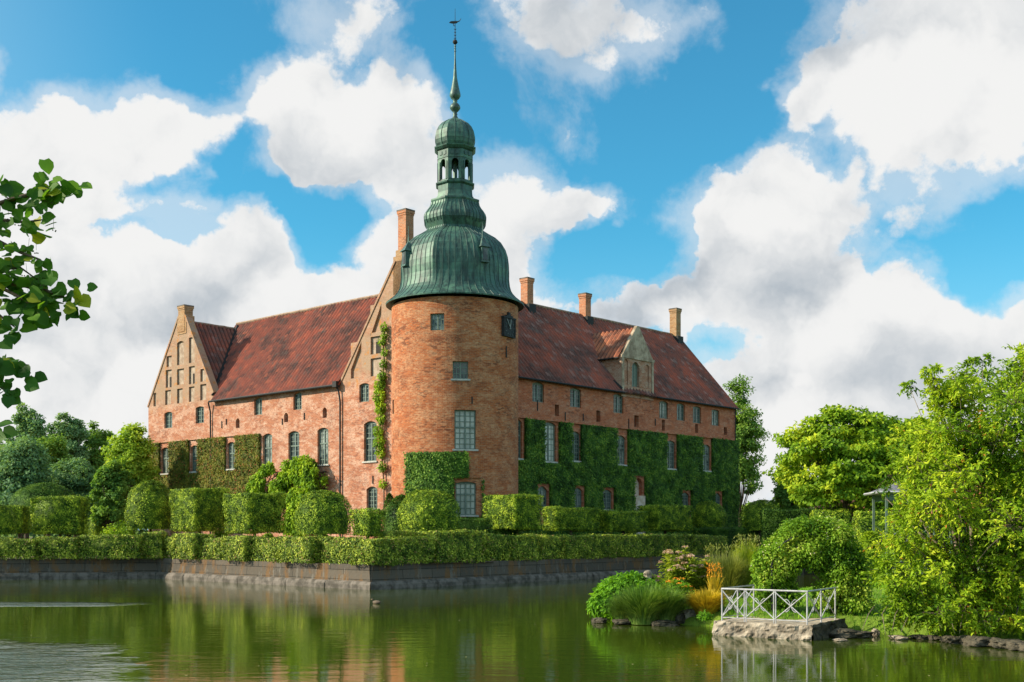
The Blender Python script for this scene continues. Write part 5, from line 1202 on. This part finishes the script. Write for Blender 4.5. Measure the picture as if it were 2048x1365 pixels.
# ------------------------------------------------------------------ planting on the tip
mound('round_shrub', 'rounded glossy green shrub on the tip of the bank above the water', 'shrub', W(1232, 38.9)[0], 39.3, .1, [(-.35,0,.45,.55,.5),(.1,-.1,.75,.6,.55),(.55,.1,.9,.6,.55),(-.1,.3,.7,.6,.5),(.3,.5,.9,.7,.5),(-.55,.1,.3,.35,.3),(.75,.4,1.05,.5,.4),(0,-.4,.35,.5,.4),(.5,-.3,.5,.45,.45),(1.1,.5,1.05,.4,.35)], 'shrub', 620, .15, tmpl=T_LEAF, asp=.55, up=.6)
def grass_clump(name, label, x, y, z, h, r, n, mat, w=.013, spread=.9, cat='grass clump', lean=0, group=None, heads=None):
    root = empty(name, (x, y, z), 0, label, cat, group)
    a = rng.uniform(0, 2*PI, n); k = rng.random(n)**.6; R0 = r*.4*np.sqrt(rng.random(n)); H_ = h*rng.uniform(.45, 1.08, n)
    V = []; Fs = []; nseg = 5; out = r*k*spread
    t = np.linspace(0, 1, nseg+1)
    for s in range(nseg+1):
        tt = t[s]; rad = R0+out*tt**1.7; zz = H_*(tt*1.25-.35*tt**2.4*(.5+k)); wd = w*(1-tt)**.6+.0006
        c = np.stack([rad*np.cos(a)+lean*tt, rad*np.sin(a), zz], 1); sd = np.stack([-np.sin(a), np.cos(a), 0*a], 1)*wd
        V.append(c-sd); V.append(c+sd)
    V = np.stack(V, 1).reshape(-1, 3); m_ = 2*(nseg+1); f = []
    base = (np.arange(n)*m_)[:, None]
    F_ = np.concatenate([base+np.array([[2*s, 2*s+1, 2*s+3, 2*s+2]]) for s in range(nseg)], 0)
    me = bpy.data.meshes.new('blades'); me.vertices.add(len(V)); me.vertices.foreach_set('co', V.ravel()); me.loops.add(F_.size); me.loops.foreach_set('vertex_index', F_.ravel().astype(np.int32))
    me.polygons.add(len(F_)); me.polygons.foreach_set('loop_start', (np.arange(len(F_))*4).astype(np.int32)); me.polygons.foreach_set('loop_total', np.full(len(F_), 4, np.int32)); me.update(calc_edges=True)
    at = me.attributes.new('tint', 'FLOAT', 'FACE'); at.data.foreach_set('value', np.tile(rng.random(n), nseg).astype(np.float32))
    me.materials.append(M[mat]); o = bpy.data.objects.new('blades', me); COL.objects.link(o); o.parent = root
    if heads:
        k = heads[1]; aa = rng.uniform(0, 2*PI, k); rr = r*.7*np.sqrt(rng.random(k)); P = np.stack([rr*np.cos(aa), rr*np.sin(aa), h*rng.uniform(.75, 1.1, k)], 1)
        leaves('seed_heads', P, rng.normal(size=(k, 3)), heads[2], M[heads[0]], root, .3, D=np.array([0,0,1.])+rng.normal(0,.2,(k,3)))
    return root
def at_(px, py):           # foot point on the ground seen at that photo position, ground about z
    Z = 38.
    for _ in range(30): z = max(gh(W(px, Z)[0], Z), 0); Z = (CH-z)*F/(py-YH)
    return W(px, Z)[0], Z, max(gh(W(px, Z)[0], Z), 0)
GG = 'ornamental grasses on the bank'
x = W(1290, 36.6)[0]; grass_clump('grass_clump', 'large drooping green grass clump at the waterline', x, 37.0, .02, 1.3, 1.1, 2600, 'grass_blade', group=GG)
x = W(1250, 37.5)[0]; grass_clump('grass_clump', 'fine drooping grass left of the largest clump', x, 37.6, .02, .95, .8, 1600, 'grass_blade', group=GG)
x = W(1332, 36.8)[0]; grass_clump('grass_clump', 'bluish drooping grass clump right of the largest one', x, 37.2, .05, 1.15, .95, 2000, 'grass_blade', group=GG)
x = W(1417, 36.5)[0]; grass_clump('golden_grass', 'low golden yellow grass clump left of the railing', x, 36.9, .3, .85, .8, 1900, 'gold_grass', w=.017)
grass_clump('golden_grass', 'upright orange yellow flower spikes behind the golden clump', W(1430, 38)[0], 38.2, .4, 1.35, .38, 200, 'gold_grass', w=.016, spread=.8, heads=('fl_orange', 160, .08))
grass_clump('tall_grass', 'tall wispy reddish grass between the flowers and the arch', W(1462, 40)[0], 40.5, .65, 1.55, .9, 2600, 'reed', spread=.8, group='tall feathery grasses by the arch')
grass_clump('tall_grass', 'tall green reed grass against the left side of the vine arch', W(1498, 41)[0], 41.5, .75, 1.85, .7, 2400, 'yellow_herb', spread=.8, heads=('reed', 260, .12), group='tall feathery grasses by the arch')
grass_clump('tall_grass', 'thin pale grass with loose spikes right of the pink flowers', W(1440, 42)[0], 42, .8, 1.5, .9, 500, 'reed', spread=1.1, heads=('reed', 160, .12), group='tall feathery grasses by the arch')
def herb(name, label, x, y, z, r, h, mat, n=2600, leaf=.09, flowers=None, cat='flowering plant', group=None, stems=26, up=.3, asp=.4):
    root = empty(name, (x, y, z), 0, label, cat, group); m = MB(); tips = []
    for i in range(stems):
        a = random.uniform(0, 2*PI); q = r*math.sqrt(random.random()); H_ = h*random.uniform(.72, 1.05)*(1-.35*(q/r)**2); b = (q*.5*math.cos(a), q*.5*math.sin(a), 0); t = (q*math.cos(a), q*math.sin(a), H_)
        m.tube([b, t], [.012, .006], 4); tips.append((b, t))
    m.build('stems', M['stem'], root)
    i = rng.integers(0, stems, n); f = rng.uniform(.08, .97, n); b = np.array([t[0] for t in tips])[i]; t = np.array([t[1] for t in tips])[i]
    P = b+(t-b)*f[:, None]+rng.normal(0, .05, (n, 3)); a = rng.uniform(0, 2*PI, n); D = np.stack([np.cos(a), np.sin(a), np.full(n, up)], 1)
    leaves('foliage', P, np.array([0,0,1.])+rng.normal(0,.35,(n,3)), leaf*1.2, M[mat], root, asp, D=D, tmpl=T_LEAF)
    if flowers:
        fm, cnt, per, sz, fr = flowers; sel = random.sample(range(stems), min(cnt, stems)); PP = []
        for s in sel:
            c = np.array(tips[s][1]); q = norm(rng.normal(size=(per, 3))); q[:, 2] = np.abs(q[:, 2])*.5; PP.append(c+q*fr)
        PP = np.vstack(PP); leaves('flower_heads', PP, np.array([0,0,1.])+rng.normal(0,.5,PP.shape), sz, M[fm], root, .9)['kind'] = 'stuff'
    return root
herb('flowering_plant', 'tallest perennial with flat pinkish flower heads in the bed', W(1362, 40.5)[0], 40.8, .6, .85, 1.75, 'yellow_herb', 5200, .13, ('fl_pink', 26, 60, .05, .11), stems=34)
herb('flowering_plant', 'orange flowering perennial in the middle of the bed', W(1350, 39)[0], 39.1, .45, .7, .95, 'shrub', 3600, .09, ('fl_orange', 13, 24, .045, .09), stems=44)
herb('flowering_plant', 'purple flowered plant beside the stone post', W(1318, 39.6)[0], 39.8, .4, .4, 1.15, 'yellow_herb', 1800, .09, ('fl_purple', 8, 26, .05, .06), stems=18)
herb('flowering_plant', 'lower pink headed perennial right of the tallest one', W(1395, 41)[0], 41.2, .6, .8, 1.5, 'yellow_herb', 4600, .13, ('fl_pink', 16, 50, .05, .09), stems=32)
herb('leafy_plant', 'broad yellow green perennial left of the orange flowers', W(1325, 40.2)[0], 40.4, .4, .6, 1.05, 'yellow_herb', 3600, .11, None, 'plant', stems=30)
herb('leafy_plant', 'upright soft green plant behind the drooping grass', W(1292, 38.0)[0], 38.0, .25, .5, 1.2, 'shrub', 3400, .12, None, 'plant', stems=26)
herb('leafy_plant', 'slender yellowish plant right of the stone post', W(1322, 38.6)[0], 38.4, .3, .35, 1.0, 'yellow_herb', 1800, .09, None, 'plant', stems=20)
herb('seed_head_plant', 'single round pale seed head in front of the dark bush', W(1342, 37.7)[0], 37.6, .3, .12, .62, 'shrub', 160, .08, ('fl_pink', 1, 60, .04, .055), stems=2)
mound('dark_bush', 'dark green low bush under the orange flowers', 'bush', W(1368, 38.3)[0], 38.4, .3, [(0,0,.3,.5,.4),(.4,.1,.3,.45,.35),(-.35,.1,.3,.4,.35),(.1,-.2,.15,.4,.25)], 'box_leaf', 800, .08, stemr=.01)
mound('yellow_bush', 'yellowish green bush behind the orange flowers', 'bush', W(1400, 40.6)[0], 41.4, .55, [(0,0,.5,.6,.5),(.6,.1,.5,.5,.5),(1.1,.2,.55,.5,.5),(-.5,.1,.5,.5,.45),(1.5,.1,.5,.45,.5),(.3,.2,.85,.4,.35),(.9,.3,.9,.4,.35)], 'yellow_herb', 600, .09, stemr=.01)
mound('low_plant', 'bright low plant between the rocks', 'plant', W(1417, 34.9)[0], 35.7, .25, [(0,0,.12,.2,.14),(.15,.05,.08,.14,.1)], 'shrub', 1500, .07, stemr=.006)
# stone post
m = MB(); m.lathe([(.17,0),(.18,.3),(.16,.7),(.145,1.0),(.15,1.08),(.10,1.16),(.02,1.18)], 10); o = m.build('stone_post', M['rock'], None, smooth=False); o.location = (W(1297, 39.4)[0], 39.6, .45); tag(o, 'weathered upright stone post standing among the plants', 'stone post')
# rough turf
n = 26000; P = []
while len(P) < n:
    x_, y_ = random.uniform(2.5, 21), random.uniform(28, 48)
    if not inside(x_, y_) and pdist(x_, y_) > .35: P.append((x_, y_, gh(x_, y_)-.02))
P = np.array(P); o = leaves('turf_grass', P, rng.normal(size=P.shape)*np.array([1,1,.15]), .13, M['shrub'], None, .16, tmpl=T_BLADE, D=np.array([0,0,1.])+rng.normal(0,.3,P.shape)); tag(o, 'short bright green grass on the garden bank', 'grass', kind='stuff')
# ------------------------------------------------------------------ big leafy shrub tree at right
r = np.random.default_rng(3); cxT, cyT = W(1985, 31.5)[0], 32.3
root = empty('leafy_tree', (cxT, cyT, .5), 0, 'large sunlit tree with drooping yellow green leaves filling the right side', 'tree')
env = [  # px, z-row, half width (px) of the crown silhouette, each lump
 (1860,760,26),(1850,742,16),(1872,800,40),(1900,830,60),(1950,800,70),(1985,745,50),(1975,715,26),(2030,740,50),(2060,730,60),(2100,780,90),
 (1900,790,30),(1925,765,26),(1880,860,60),(1850,880,50),(1960,880,90),(2040,860,90),(1850,940,60),(1820,930,36),(1920,950,90),(2010,960,90),(2090,950,90),
 (1835,1010,60),(1812,1030,38),(1890,1040,80),(1970,1050,90),(2050,1060,90),(1812,1090,48),(1808,1140,46),(1788,1130,26),(1860,1110,70),(1940,1130,90),(2030,1140,90),
 (1778,1170,24),(1812,1190,42),(1850,1180,60),(1910,1200,70),(1985,1210,70),(2050,1210,70),(1830,1225,44),(1880,1235,44),(1940,1245,50),(2000,1250,44),(2060,1250,50),(1815,1225,24),(1905,1262,26),(1950,1268,24),(2110,1050,120),(2130,1180,120),(2130,880,110),
 (1845,985,40),(1810,975,22),(1790,1080,20),(1905,905,60),(2050,790,60)]
C = []; CRr = []
for (px, py, hw_) in env:
    nn_ = 2 if hw_ < 35 else 4
    for _ in range(nn_):
        dyy = r.normal(0, 1.3 if hw_ > 45 else .7); Z = 31.6+dyy; rr = hw_/F*31.5
        sp_ = .35 if hw_ < 35 else .8
        C.append(((px-CX0)/F*31.6+r.normal(0, .25)*rr*sp_-cxT, Z-cyT, zat(py, 31.6)-.5+r.normal(0,.25)*rr*sp_)); CRr.append(rr*r.uniform(.6, .95))
C = np.array(C); CRr = np.array(CRr)
# twigs with rows of hanging leaves
P = []; D = []; T = []; twm = MB()
heart = np.array([.3, .2, 2.6])
for c, cr_ in zip(C, CRr):
    nt = int(12+cr_*cr_*36); tcl = r.random()
    for _ in range(nt):
        q = norm(r.normal(size=3)+np.array([0,0,.25])); s = c+q*cr_*.15; e = c+q*cr_*(r.uniform(.7, 1.15))
        if e[2] < -.25: continue
        nl_ = int(7+np.linalg.norm(e-s)*16); f = np.linspace(.2, 1, nl_)+r.normal(0,.02,nl_); b = s+(e-s)*f[:, None]; b[:, 2] -= .10*f**2
        sd = norm(r.normal(size=(nl_, 3))); P.append(b); D.append(q*.5+sd*.75+np.array([0,0,-.55])); T.append(np.clip(.55*r.random(nl_)+.35*tcl+.2*r.random(), 0, 1))
        if r.random() < .5: twm.tube([tuple(s), tuple((s+e)/2+np.array([0,0,.02])), tuple(e-np.array([0,0,.1]))], [.009,.006,.003], 4, cap=False)
P = np.vstack(P); D = np.vstack(D); T = np.concatenate(T)
leaves('crown', P, np.array([0,-.35,.75])+r.normal(0,.5,P.shape), .128*r.uniform(.55, 1.3, len(P)), M['cherry'], root, .46, D=D, tint=T, tmpl=T_LEAF)
twm.build('twigs', M['bark'], root)
m = MB()
for k in range(9):
    a = -1.7+k*.42; e = Vector((2.3*math.sin(a), random.uniform(.2,1.2), 3.6+2.2*math.cos(a)*.6)); s = Vector((.25*math.sin(a*2), .2, -.2)); m.tube([s, s.lerp(e, .35)+Vector((0,0,.5)), s.lerp(e, .7)+Vector((0,0,.3)), e], [.11,.07,.035,.01], 7)
for i in r.choice(len(C), 60, replace=False):
    c = Vector(C[i]); s = Vector((c.x*.35, .1, max(c.z*.45, .3))); m.tube([s, s.lerp(c, .5)+Vector((0,0,.12)), c], [.022,.014,.006], 5)
for k in range(16):      # bare arching twigs over the water
    x_ = -3.6+k*.36; m.tube([(x_+.6, -.2, .4), (x_+.2, -1.0, .25), (x_-.1+random.uniform(-.2,.2), -1.7, random.uniform(-.35,.05))], [.02,.012,.005], 4)
m.build('trunk', M['bark_pale'], root, smooth=True)
# ------------------------------------------------------------------ linden branches entering from the left
r = np.random.default_rng(8); DZ = 6.5; tb = (-5.4, 7.2, .9)
root = empty('linden_branches_tree', tb, 0, 'linden tree at the left edge reaching in with big heart shaped leaves', 'tree'); root.name = 'linden_tree'
def LP(px, py, dz=0.): Z = DZ+dz; return Vector(((px-CX0)/F*Z-tb[0], Z-tb[1], zat(py, Z)-tb[2]))
tr_ = MB(); tr_.tube([(0,0,-.6),(.05,0,1.2),(0,.1,3.0),(-.2,.2,6.0)], [.24,.19,.14,.04], 10)
br_ = []
def limb(pts, r0, dens, spread=.07, sz=.10, side=1.):
    sz *= .78; spread *= .8
    pts = [LP(*p) for p in pts]; tr_.tube(pts, [r0*(1-.8*i/(len(pts)-1)) for i in range(len(pts))], 6); br_.append((pts, dens, spread, sz))
limb([(-420,560,.6),(-200,470,.3),(-60,425),(50,392),(95,378),(135,372)], .022, 26)
limb([(-300,520,.4),(-100,470),(0,440),(50,445),(85,440)], .018, 22)
limb([(-420,620,.6),(-200,540,.2),(-60,500),(0,484),(40,505),(80,520),(100,545)], .02, 20, .05, .07)
limb([(-420,620,.5),(-200,590,.2),(-40,560),(40,570),(90,580),(112,590),(132,596)], .022, 34)
limb([(-300,600,.3),(-80,580),(0,575),(50,600),(65,612),(80,618)], .018, 30)
limb([(-300,600,.4),(-80,600),(-20,615),(10,640),(30,655)], .016, 26)
limb([(-200,560,.3),(-60,540),(0,540),(40,535),(75,560)], .016, 34)
limb([(-420,720,.6),(-150,720),(-40,728),(0,732),(30,738)], .016, 22)
limb([(-200,740,.3),(-50,760),(-10,766),(10,780)], .012, 20)
limb([(-200,820,.3),(-60,850),(-10,862),(6,864)], .010, 8)
limb([(-200,380,.3),(-60,375),(0,385),(20,400)], .014, 26)
P = []; D = []; Sz = []; fr = []
for pts, dens, spread, sz in br_:
    L_ = sum((pts[i+1]-pts[i]).length for i in range(len(pts)-1)); n = int(dens*L_*1.1)
    for _ in range(n):
        t = r.random()**.75*(len(pts)-1); i = min(int(t), len(pts)-2); c = pts[i].lerp(pts[i+1], t-i)
        o_ = Vector(r.normal(0, spread, 3)); o_.z *= .8; P.append(c+o_); dd = (pts[i+1]-pts[i]).normalized(); D.append(dd*.7+Vector(r.normal(0,.5,3))+Vector((0,0,-.45))); Sz.append(sz*r.uniform(.65,1.2))
    c = pts[-1]; P.append(c); D.append((pts[-1]-pts[-2]).normalized()+Vector((.2,0,-.15))); Sz.append(sz*1.15)
    for _ in range(int(L_*3)):
        t = r.random()*(len(pts)-1); i = min(int(t), len(pts)-2); fr.append(pts[i].lerp(pts[i+1], t-i)+Vector(r.normal(0,.05,3)))
leaves('leaves', np.array(P), np.array([0,-.8,.4])+r.normal(0,.5,(len(P),3)), np.array(Sz), M['linden'], root, .95, D=np.array(D), tmpl=T_HEART)
n = 5200; q = norm(r.normal(size=(n, 3))); P = np.array([-1.6,.3,4.2])+q*(r.random((n,1))**.4)*np.array([2.2,2.2,2.4]); ok = (P[:,0]+tb[0])/(P[:,1]+tb[1]) < -.53; P = P[ok]; q = q[ok]
leaves('outer_leaves', P, q*.4+np.array([0,0,.5])+r.normal(0,.4,P.shape), .11, M['linden'], root, .95, D=q+np.array([0,0,-.5]), tmpl=T_HEART)
tr_.build('trunk', M['bark'], root, smooth=True)
m = MB()
for p in fr:
    e = p+Vector((r.normal(0,.01), 0, -.055)); m.tube([p, e], .0012, 3, cap=False)
    for k in range(3):
        f = e+Vector((r.normal(0,.012), r.normal(0,.01), -.012-abs(r.normal(0,.006)))); m.tube([f-Vector((0,0,.004)), f, f+Vector((0,0,.004))], [.0015,.0048,.0015], 5)
m.build('fruit', M['berry'], root)['kind'] = 'stuff'
# duck
dk = W(762, 49.0); root = empty('duck', (dk[0], CH*F/(1208-YH), 0), 2.6, 'small dark duck swimming in front of the sharp moat corner', 'duck')
m = MB(); path = [(-.24,0,.07),(-.17,0,.07),(-.08,0,.055),(.04,0,.05),(.12,0,.06),(.155,0,.10),(.165,0,.145),(.185,0,.175),(.215,0,.178),(.235,0,.172)]
m.tube(path, [.008,.045,.085,.092,.07,.035,.026,.034,.028,.008], 14); m.build('body', simple_mat('duck_feathers', (.07,.05,.035), (.13,.095,.06), 20, .7), root, smooth=True)
m = MB(); m.tube([(.225,0,.172),(.265,0,.165),(.285,0,.163)], [.014,.012,.006], 6); m.build('bill', simple_mat('duck_bill', (.30,.20,.05), (.25,.17,.05), 20, .5), root)
# ------------------------------------------------------------------ sky
SUN_AZ, SUN_EL = math.radians(185), math.radians(29)       # math angle of the direction to the sun
wd = bpy.data.worlds.new('World'); S.world = wd; wd.use_nodes = True; wd.node_tree.nodes.clear(); g = NT(wd.node_tree)
sky = g.node('ShaderNodeTexSky', sky_type='NISHITA'); sky.sun_disc = False; sky.sun_elevation = SUN_EL; sky.sun_rotation = math.radians(90)-SUN_AZ; sky.air_density = 1.0; sky.dust_density = .3; sky.ozone_density = 3.0; sky.altitude = 50
dirv = g.node('ShaderNodeVectorMath', {0: g.node('ShaderNodeTexCoord').outputs['Generated']}, operation='NORMALIZE').outputs[0]
def nvec(vec, scale, detail, rough, amt):
    n = g.node('ShaderNodeTexNoise', {'Vector': vec, 'Scale': scale, 'Detail': detail, 'Roughness': rough}).outputs[1]
    n = g.node('ShaderNodeVectorMath', {0: n, 1: (.5,.5,.5)}, operation='SUBTRACT').outputs[0]
    return g.node('ShaderNodeVectorMath', {0: n, 'Scale': amt}, operation='SCALE').outputs[0]
wA = nvec(dirv, 7., 2., .5, .05); wB = nvec(dirv, 19., 4., .6, .05)
dw = g.node('ShaderNodeVectorMath', {0: g.node('ShaderNodeVectorMath', {0: dirv, 1: wA}, operation='ADD').outputs[0], 1: wB}, operation='ADD').outputs[0]
dl = g.node('ShaderNodeVectorMath', {0: dirv, 1: wA}, operation='ADD').outputs[0]
def blobs(lst, vec):
    tot = None
    for (px, py, rx, ry, w) in lst:
        v = Vector(((px-CX0)/F, 1, (YH-py)/F)); l = v.length; v.normalize(); sx, sz = F*l/rx/1.12, F*l/ry/1.12
        sc = Vector((sx, (sx+sz)/2*.8, sz))
        d = g.node('ShaderNodeVectorMath', {0: vec, 1: tuple(sc), 2: (-v.x*sc.x, -v.y*sc.y, -v.z*sc.z)}, operation='MULTIPLY_ADD').outputs[0]
        q = g.node('ShaderNodeVectorMath', {0: d, 1: d}, operation='DOT_PRODUCT').outputs['Value']
        k = g.math('MULTIPLY_ADD', q, -.64, 1., clamp=True)
        tot = g.math('MULTIPLY', k, w) if tot is None else g.math('MULTIPLY_ADD', k, w, tot)
    return tot
CL = [(240,250,150,95,1),(90,320,150,110,1),(330,290,90,80,.8),(200,420,190,100,.9),(0,400,120,140,1),
 (660,250,210,130,1.2),(800,170,70,75,.9),(520,160,60,80,.4),(700,340,150,70,.7),(580,130,50,60,.5),(665,15,110,50,.8),(0,125,28,35,1),(430,140,60,35,.3),
 (420,540,170,100,1),(520,500,70,60,.9),(130,560,170,110,.8),(300,640,330,120,1),(60,740,260,140,1.1),(220,770,260,110,.9),(480,610,120,80,.8),(620,200,130,90,.6),(790,260,110,100,.9),(560,330,60,60,.4),(440,250,70,60,.4),(560,660,200,110,.9),(390,405,50,25,.5),
 (740,560,110,100,1),(850,430,120,110,1),(1000,430,120,110,.9),(1010,560,90,120,.9),(900,620,160,80,.8),
 (1190,410,80,45,.8),(1110,390,90,50,.6),(1140,250,60,32,.5),(1180,290,30,40,.35),
 (1110,50,120,90,.9),(1210,80,110,110,.6),(1380,40,80,50,.5),(1300,110,60,70,.3),(1470,50,40,30,.45),(1060,140,60,40,.3),
 (1850,130,230,140,1.4),(2020,100,160,180,1.2),(1960,280,170,80,1.1),(1640,165,90,60,.8),(1750,240,100,50,.6),(1580,210,55,50,.6),
 (1480,430,150,100,1.2),(1610,490,150,110,1),(1520,580,170,80,.9),(1580,320,60,40,.6),(1720,370,110,50,.6),(1860,400,60,30,.4),(1350,610,180,60,.7),(1730,560,80,60,.5),
 (1850,640,150,100,1.2),(1720,740,200,140,1.2),(1840,530,55,45,.9),(1930,830,240,140,1.1),(1560,800,200,140,1),(2040,620,60,50,.8),(1560,660,100,60,.7),
 (1200,560,70,40,.3),(1420,690,60,40,.5),(2040,500,50,40,.5),(1990,740,120,80,1),(1500,950,300,120,1),(2048,900,300,120,.9),(100,860,350,100,.8)]
NEG = [(1200,545,130,65,.9),(1290,480,80,60,.6),(330,388,110,26,.8),(1440,690,60,34,.8),(560,395,60,30,.6),(440,300,50,40,.5),(1940,590,80,50,.6),(150,90,230,90,.9),(400,60,130,100,.8),(480,330,55,50,1.0),(640,410,130,32,.9),(655,480,70,60,1),(400,210,60,40,.7),(300,470,110,22,.6),(250,480,60,30,.4),
 (1330,280,170,110,1.1),(1290,210,60,80,.3),(1440,180,110,110,1),(900,130,110,90,.9),(960,250,60,60,.7),(1650,240,40,30,.35),(1900,520,130,50,.9),(2010,440,90,50,.8),(1130,500,90,50,.6),(1350,520,60,60,.6),(1470,660,70,35,.6),(700,110,40,40,.4),(1520,10,70,60,.8),(1980,560,60,60,.8),(1200,500,90,50,.6)]
dens = g.math('SUBTRACT', blobs(CL, dw), blobs(NEG, dw))
fb2 = g.noise(dirv, 3.2, 5, .55)
sepd = g.node('ShaderNodeSeparateXYZ', {0: dirv})
front = g.ramp(sepd.outputs[1], .55, .8)
ext = g.math('MULTIPLY', g.ramp(fb2, .45, .6, 0, .9), g.math('SUBTRACT', 1., g.math('MULTIPLY', front, g.ramp(sepd.outputs[2], .40, .55, 1, 0))))
dens = g.math('ADD', dens, ext)
def puff(vec, off=None):
    v = vec if off is None else g.node('ShaderNodeVectorMath', {0: vec, 1: off}, operation='ADD').outputs[0]
    n = g.noise(v, 9., 8, .72)
    w = g.node('ShaderNodeVectorMath', {0: v, 1: wB}, operation='ADD').outputs[0]
    c1 = g.node('ShaderNodeTexVoronoi', {'Vector': w, 'Scale': 17.}, feature='F1')
    c2 = g.node('ShaderNodeTexVoronoi', {'Vector': w, 'Scale': 41.}, feature='F1')
    t = g.math('MULTIPLY_ADD', c1.outputs['Distance'], -.85, g.math('MULTIPLY', g.math('SUBTRACT', n, .5), 2.3))
    return g.math('ADD', g.math('MULTIPLY_ADD', c2.outputs['Distance'], -.55, t), .52)
pf0 = puff(dirv); 
def soft(off):
    v = g.node('ShaderNodeVectorMath', {0: dw, 1: off}, operation='ADD').outputs[0]
    c = g.node('ShaderNodeTexVoronoi', {'Vector': v, 'Scale': 11.}, feature='F1')
    return g.math('MULTIPLY_ADD', c.outputs['Distance'], -.7, g.noise(v, 6.5, 6, .58))
dn = g.math('ADD', dens, g.math('MULTIPLY_ADD', pf0, 1.15, -.05))
wdt = g.math('MULTIPLY_ADD', g.noise(dirv, 4., 3, .6), 1.9, -.45)
cov = g.node('ShaderNodeMapRange', {0: dn, 1: .12, 2: g.math('MAXIMUM', g.math('ADD', wdt, .2), .42)}, interpolation_type='SMOOTHSTEP').outputs[0]
veil = g.math('MULTIPLY', g.ramp(g.math('ADD', dens, g.math('MULTIPLY', g.math('SUBTRACT', g.noise(dl, 13., 6, .7), .5), 2.6)), -.35, .9), .5)
cov = g.math('MAXIMUM', cov, veil)
GR0 = [(130,520,160,60,.5),(260,610,230,60,.9),(480,570,130,50,.9),(60,650,150,60,.7),(420,640,200,40,.6),(700,360,90,30,.35),(1970,230,170,70,.7),(1800,330,160,30,.35),(1580,570,130,60,1),(1620,500,90,60,.7),(1430,570,200,40,.5),(1380,620,180,40,.6),(1680,640,120,60,.5),(1800,760,180,60,.8),(1900,700,120,50,.5),(1950,900,200,60,.6),(80,760,200,50,.5),(1000,640,100,40,.3),(340,440,140,25,.3),(2048,800,120,60,.5),(1560,820,120,90,.4)]
GR = [(a, b, c*1.2, d*1.2, w*.5) for a, b, c, d, w in GR0]; gr = blobs(GR, dw)
emb = g.math('MULTIPLY', g.math('SUBTRACT', soft((-.016, 0, .022)), soft((0, 0, 0))), 1.9)
sh = g.math('ADD', g.math('MULTIPLY', gr, .62), g.math('ADD', emb, g.math('MULTIPLY', g.math('SUBTRACT', g.noise(dl, 5., 5, .55), .46), 1.6)))
low = g.math('MULTIPLY', ext, .35)
sh = g.math('ADD', sh, low)
ccol = g.mix(g.ramp(sh, -.1, 1.2), (.515,.515,.51), (.225,.26,.295))
edge = g.ramp(dn, .3, .9)
ccol = g.mix(g.math('MULTIPLY', g.math('SUBTRACT', 1., edge), .35), ccol, (.44,.48,.52))
SKYS = .10
sc_ = g.node('ShaderNodeVectorMath', {0: sky.outputs[0], 'Scale': SKYS}, operation='SCALE').outputs[0]
tint_ = g.mix(1, sc_, (.32, .98, 1.0), 'MULTIPLY')
# pale haze low over the horizon and towards the sun
hz_ = g.math('ADD', g.ramp(sepd.outputs[2], -.02, .26, .95, 0), g.ramp(sepd.outputs[0], -.5, -.25, .45, 0), clamp=True)
base = g.mix(hz_, tint_, (.24,.39,.49))
col = g.mix(cov, base, ccol)
# the sky outside the view (overhead and behind the eye) is brightened as added fill for shaded sides
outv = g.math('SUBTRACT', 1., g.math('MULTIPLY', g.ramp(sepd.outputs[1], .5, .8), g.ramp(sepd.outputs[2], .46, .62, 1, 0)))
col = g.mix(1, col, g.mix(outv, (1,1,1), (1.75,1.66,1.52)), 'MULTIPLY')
col = g.mix(g.ramp(sepd.outputs[2], -.02, .0, 1, 0), col, (.09,.11,.07))
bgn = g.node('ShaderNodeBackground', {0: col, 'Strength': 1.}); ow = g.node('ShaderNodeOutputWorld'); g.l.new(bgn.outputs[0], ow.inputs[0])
wd.cycles.sampling_method = 'MANUAL'; wd.cycles.sample_map_resolution = 512
# sun
sd = bpy.data.lights.new('sun', 'SUN'); sd.energy = 5.0; sd.angle = math.radians(.6); sd.color = (1.0,.86,.66)
so = bpy.data.objects.new('sun', sd); COL.objects.link(so)
dv = Vector((math.cos(SUN_EL)*math.cos(SUN_AZ), math.cos(SUN_EL)*math.sin(SUN_AZ), math.sin(SUN_EL))); so.rotation_euler = dv.to_track_quat('Z', 'Y').to_euler(); so.location = (-60,0,60)
# camera
cd = bpy.data.cameras.new('camera'); cd.sensor_width = 36; cd.lens = 36*F/2048; cd.shift_x = 0; cd.shift_y = (YH-682.5)/2048; cd.clip_end = 6000; cd.clip_start = .05
co = bpy.data.objects.new('camera', cd); COL.objects.link(co); co.location = (0,0,CH); co.rotation_euler = (math.radians(90),0,0); S.camera = co
S.view_settings.view_transform = 'Standard'; S.view_settings.look = 'None'; S.view_settings.gamma = 1; S.view_settings.exposure = .8
S.cycles.max_bounces = 6; S.cycles.transparent_max_bounces = 8; S.cycles.diffuse_bounces = 3; S.cycles.glossy_bounces = 3
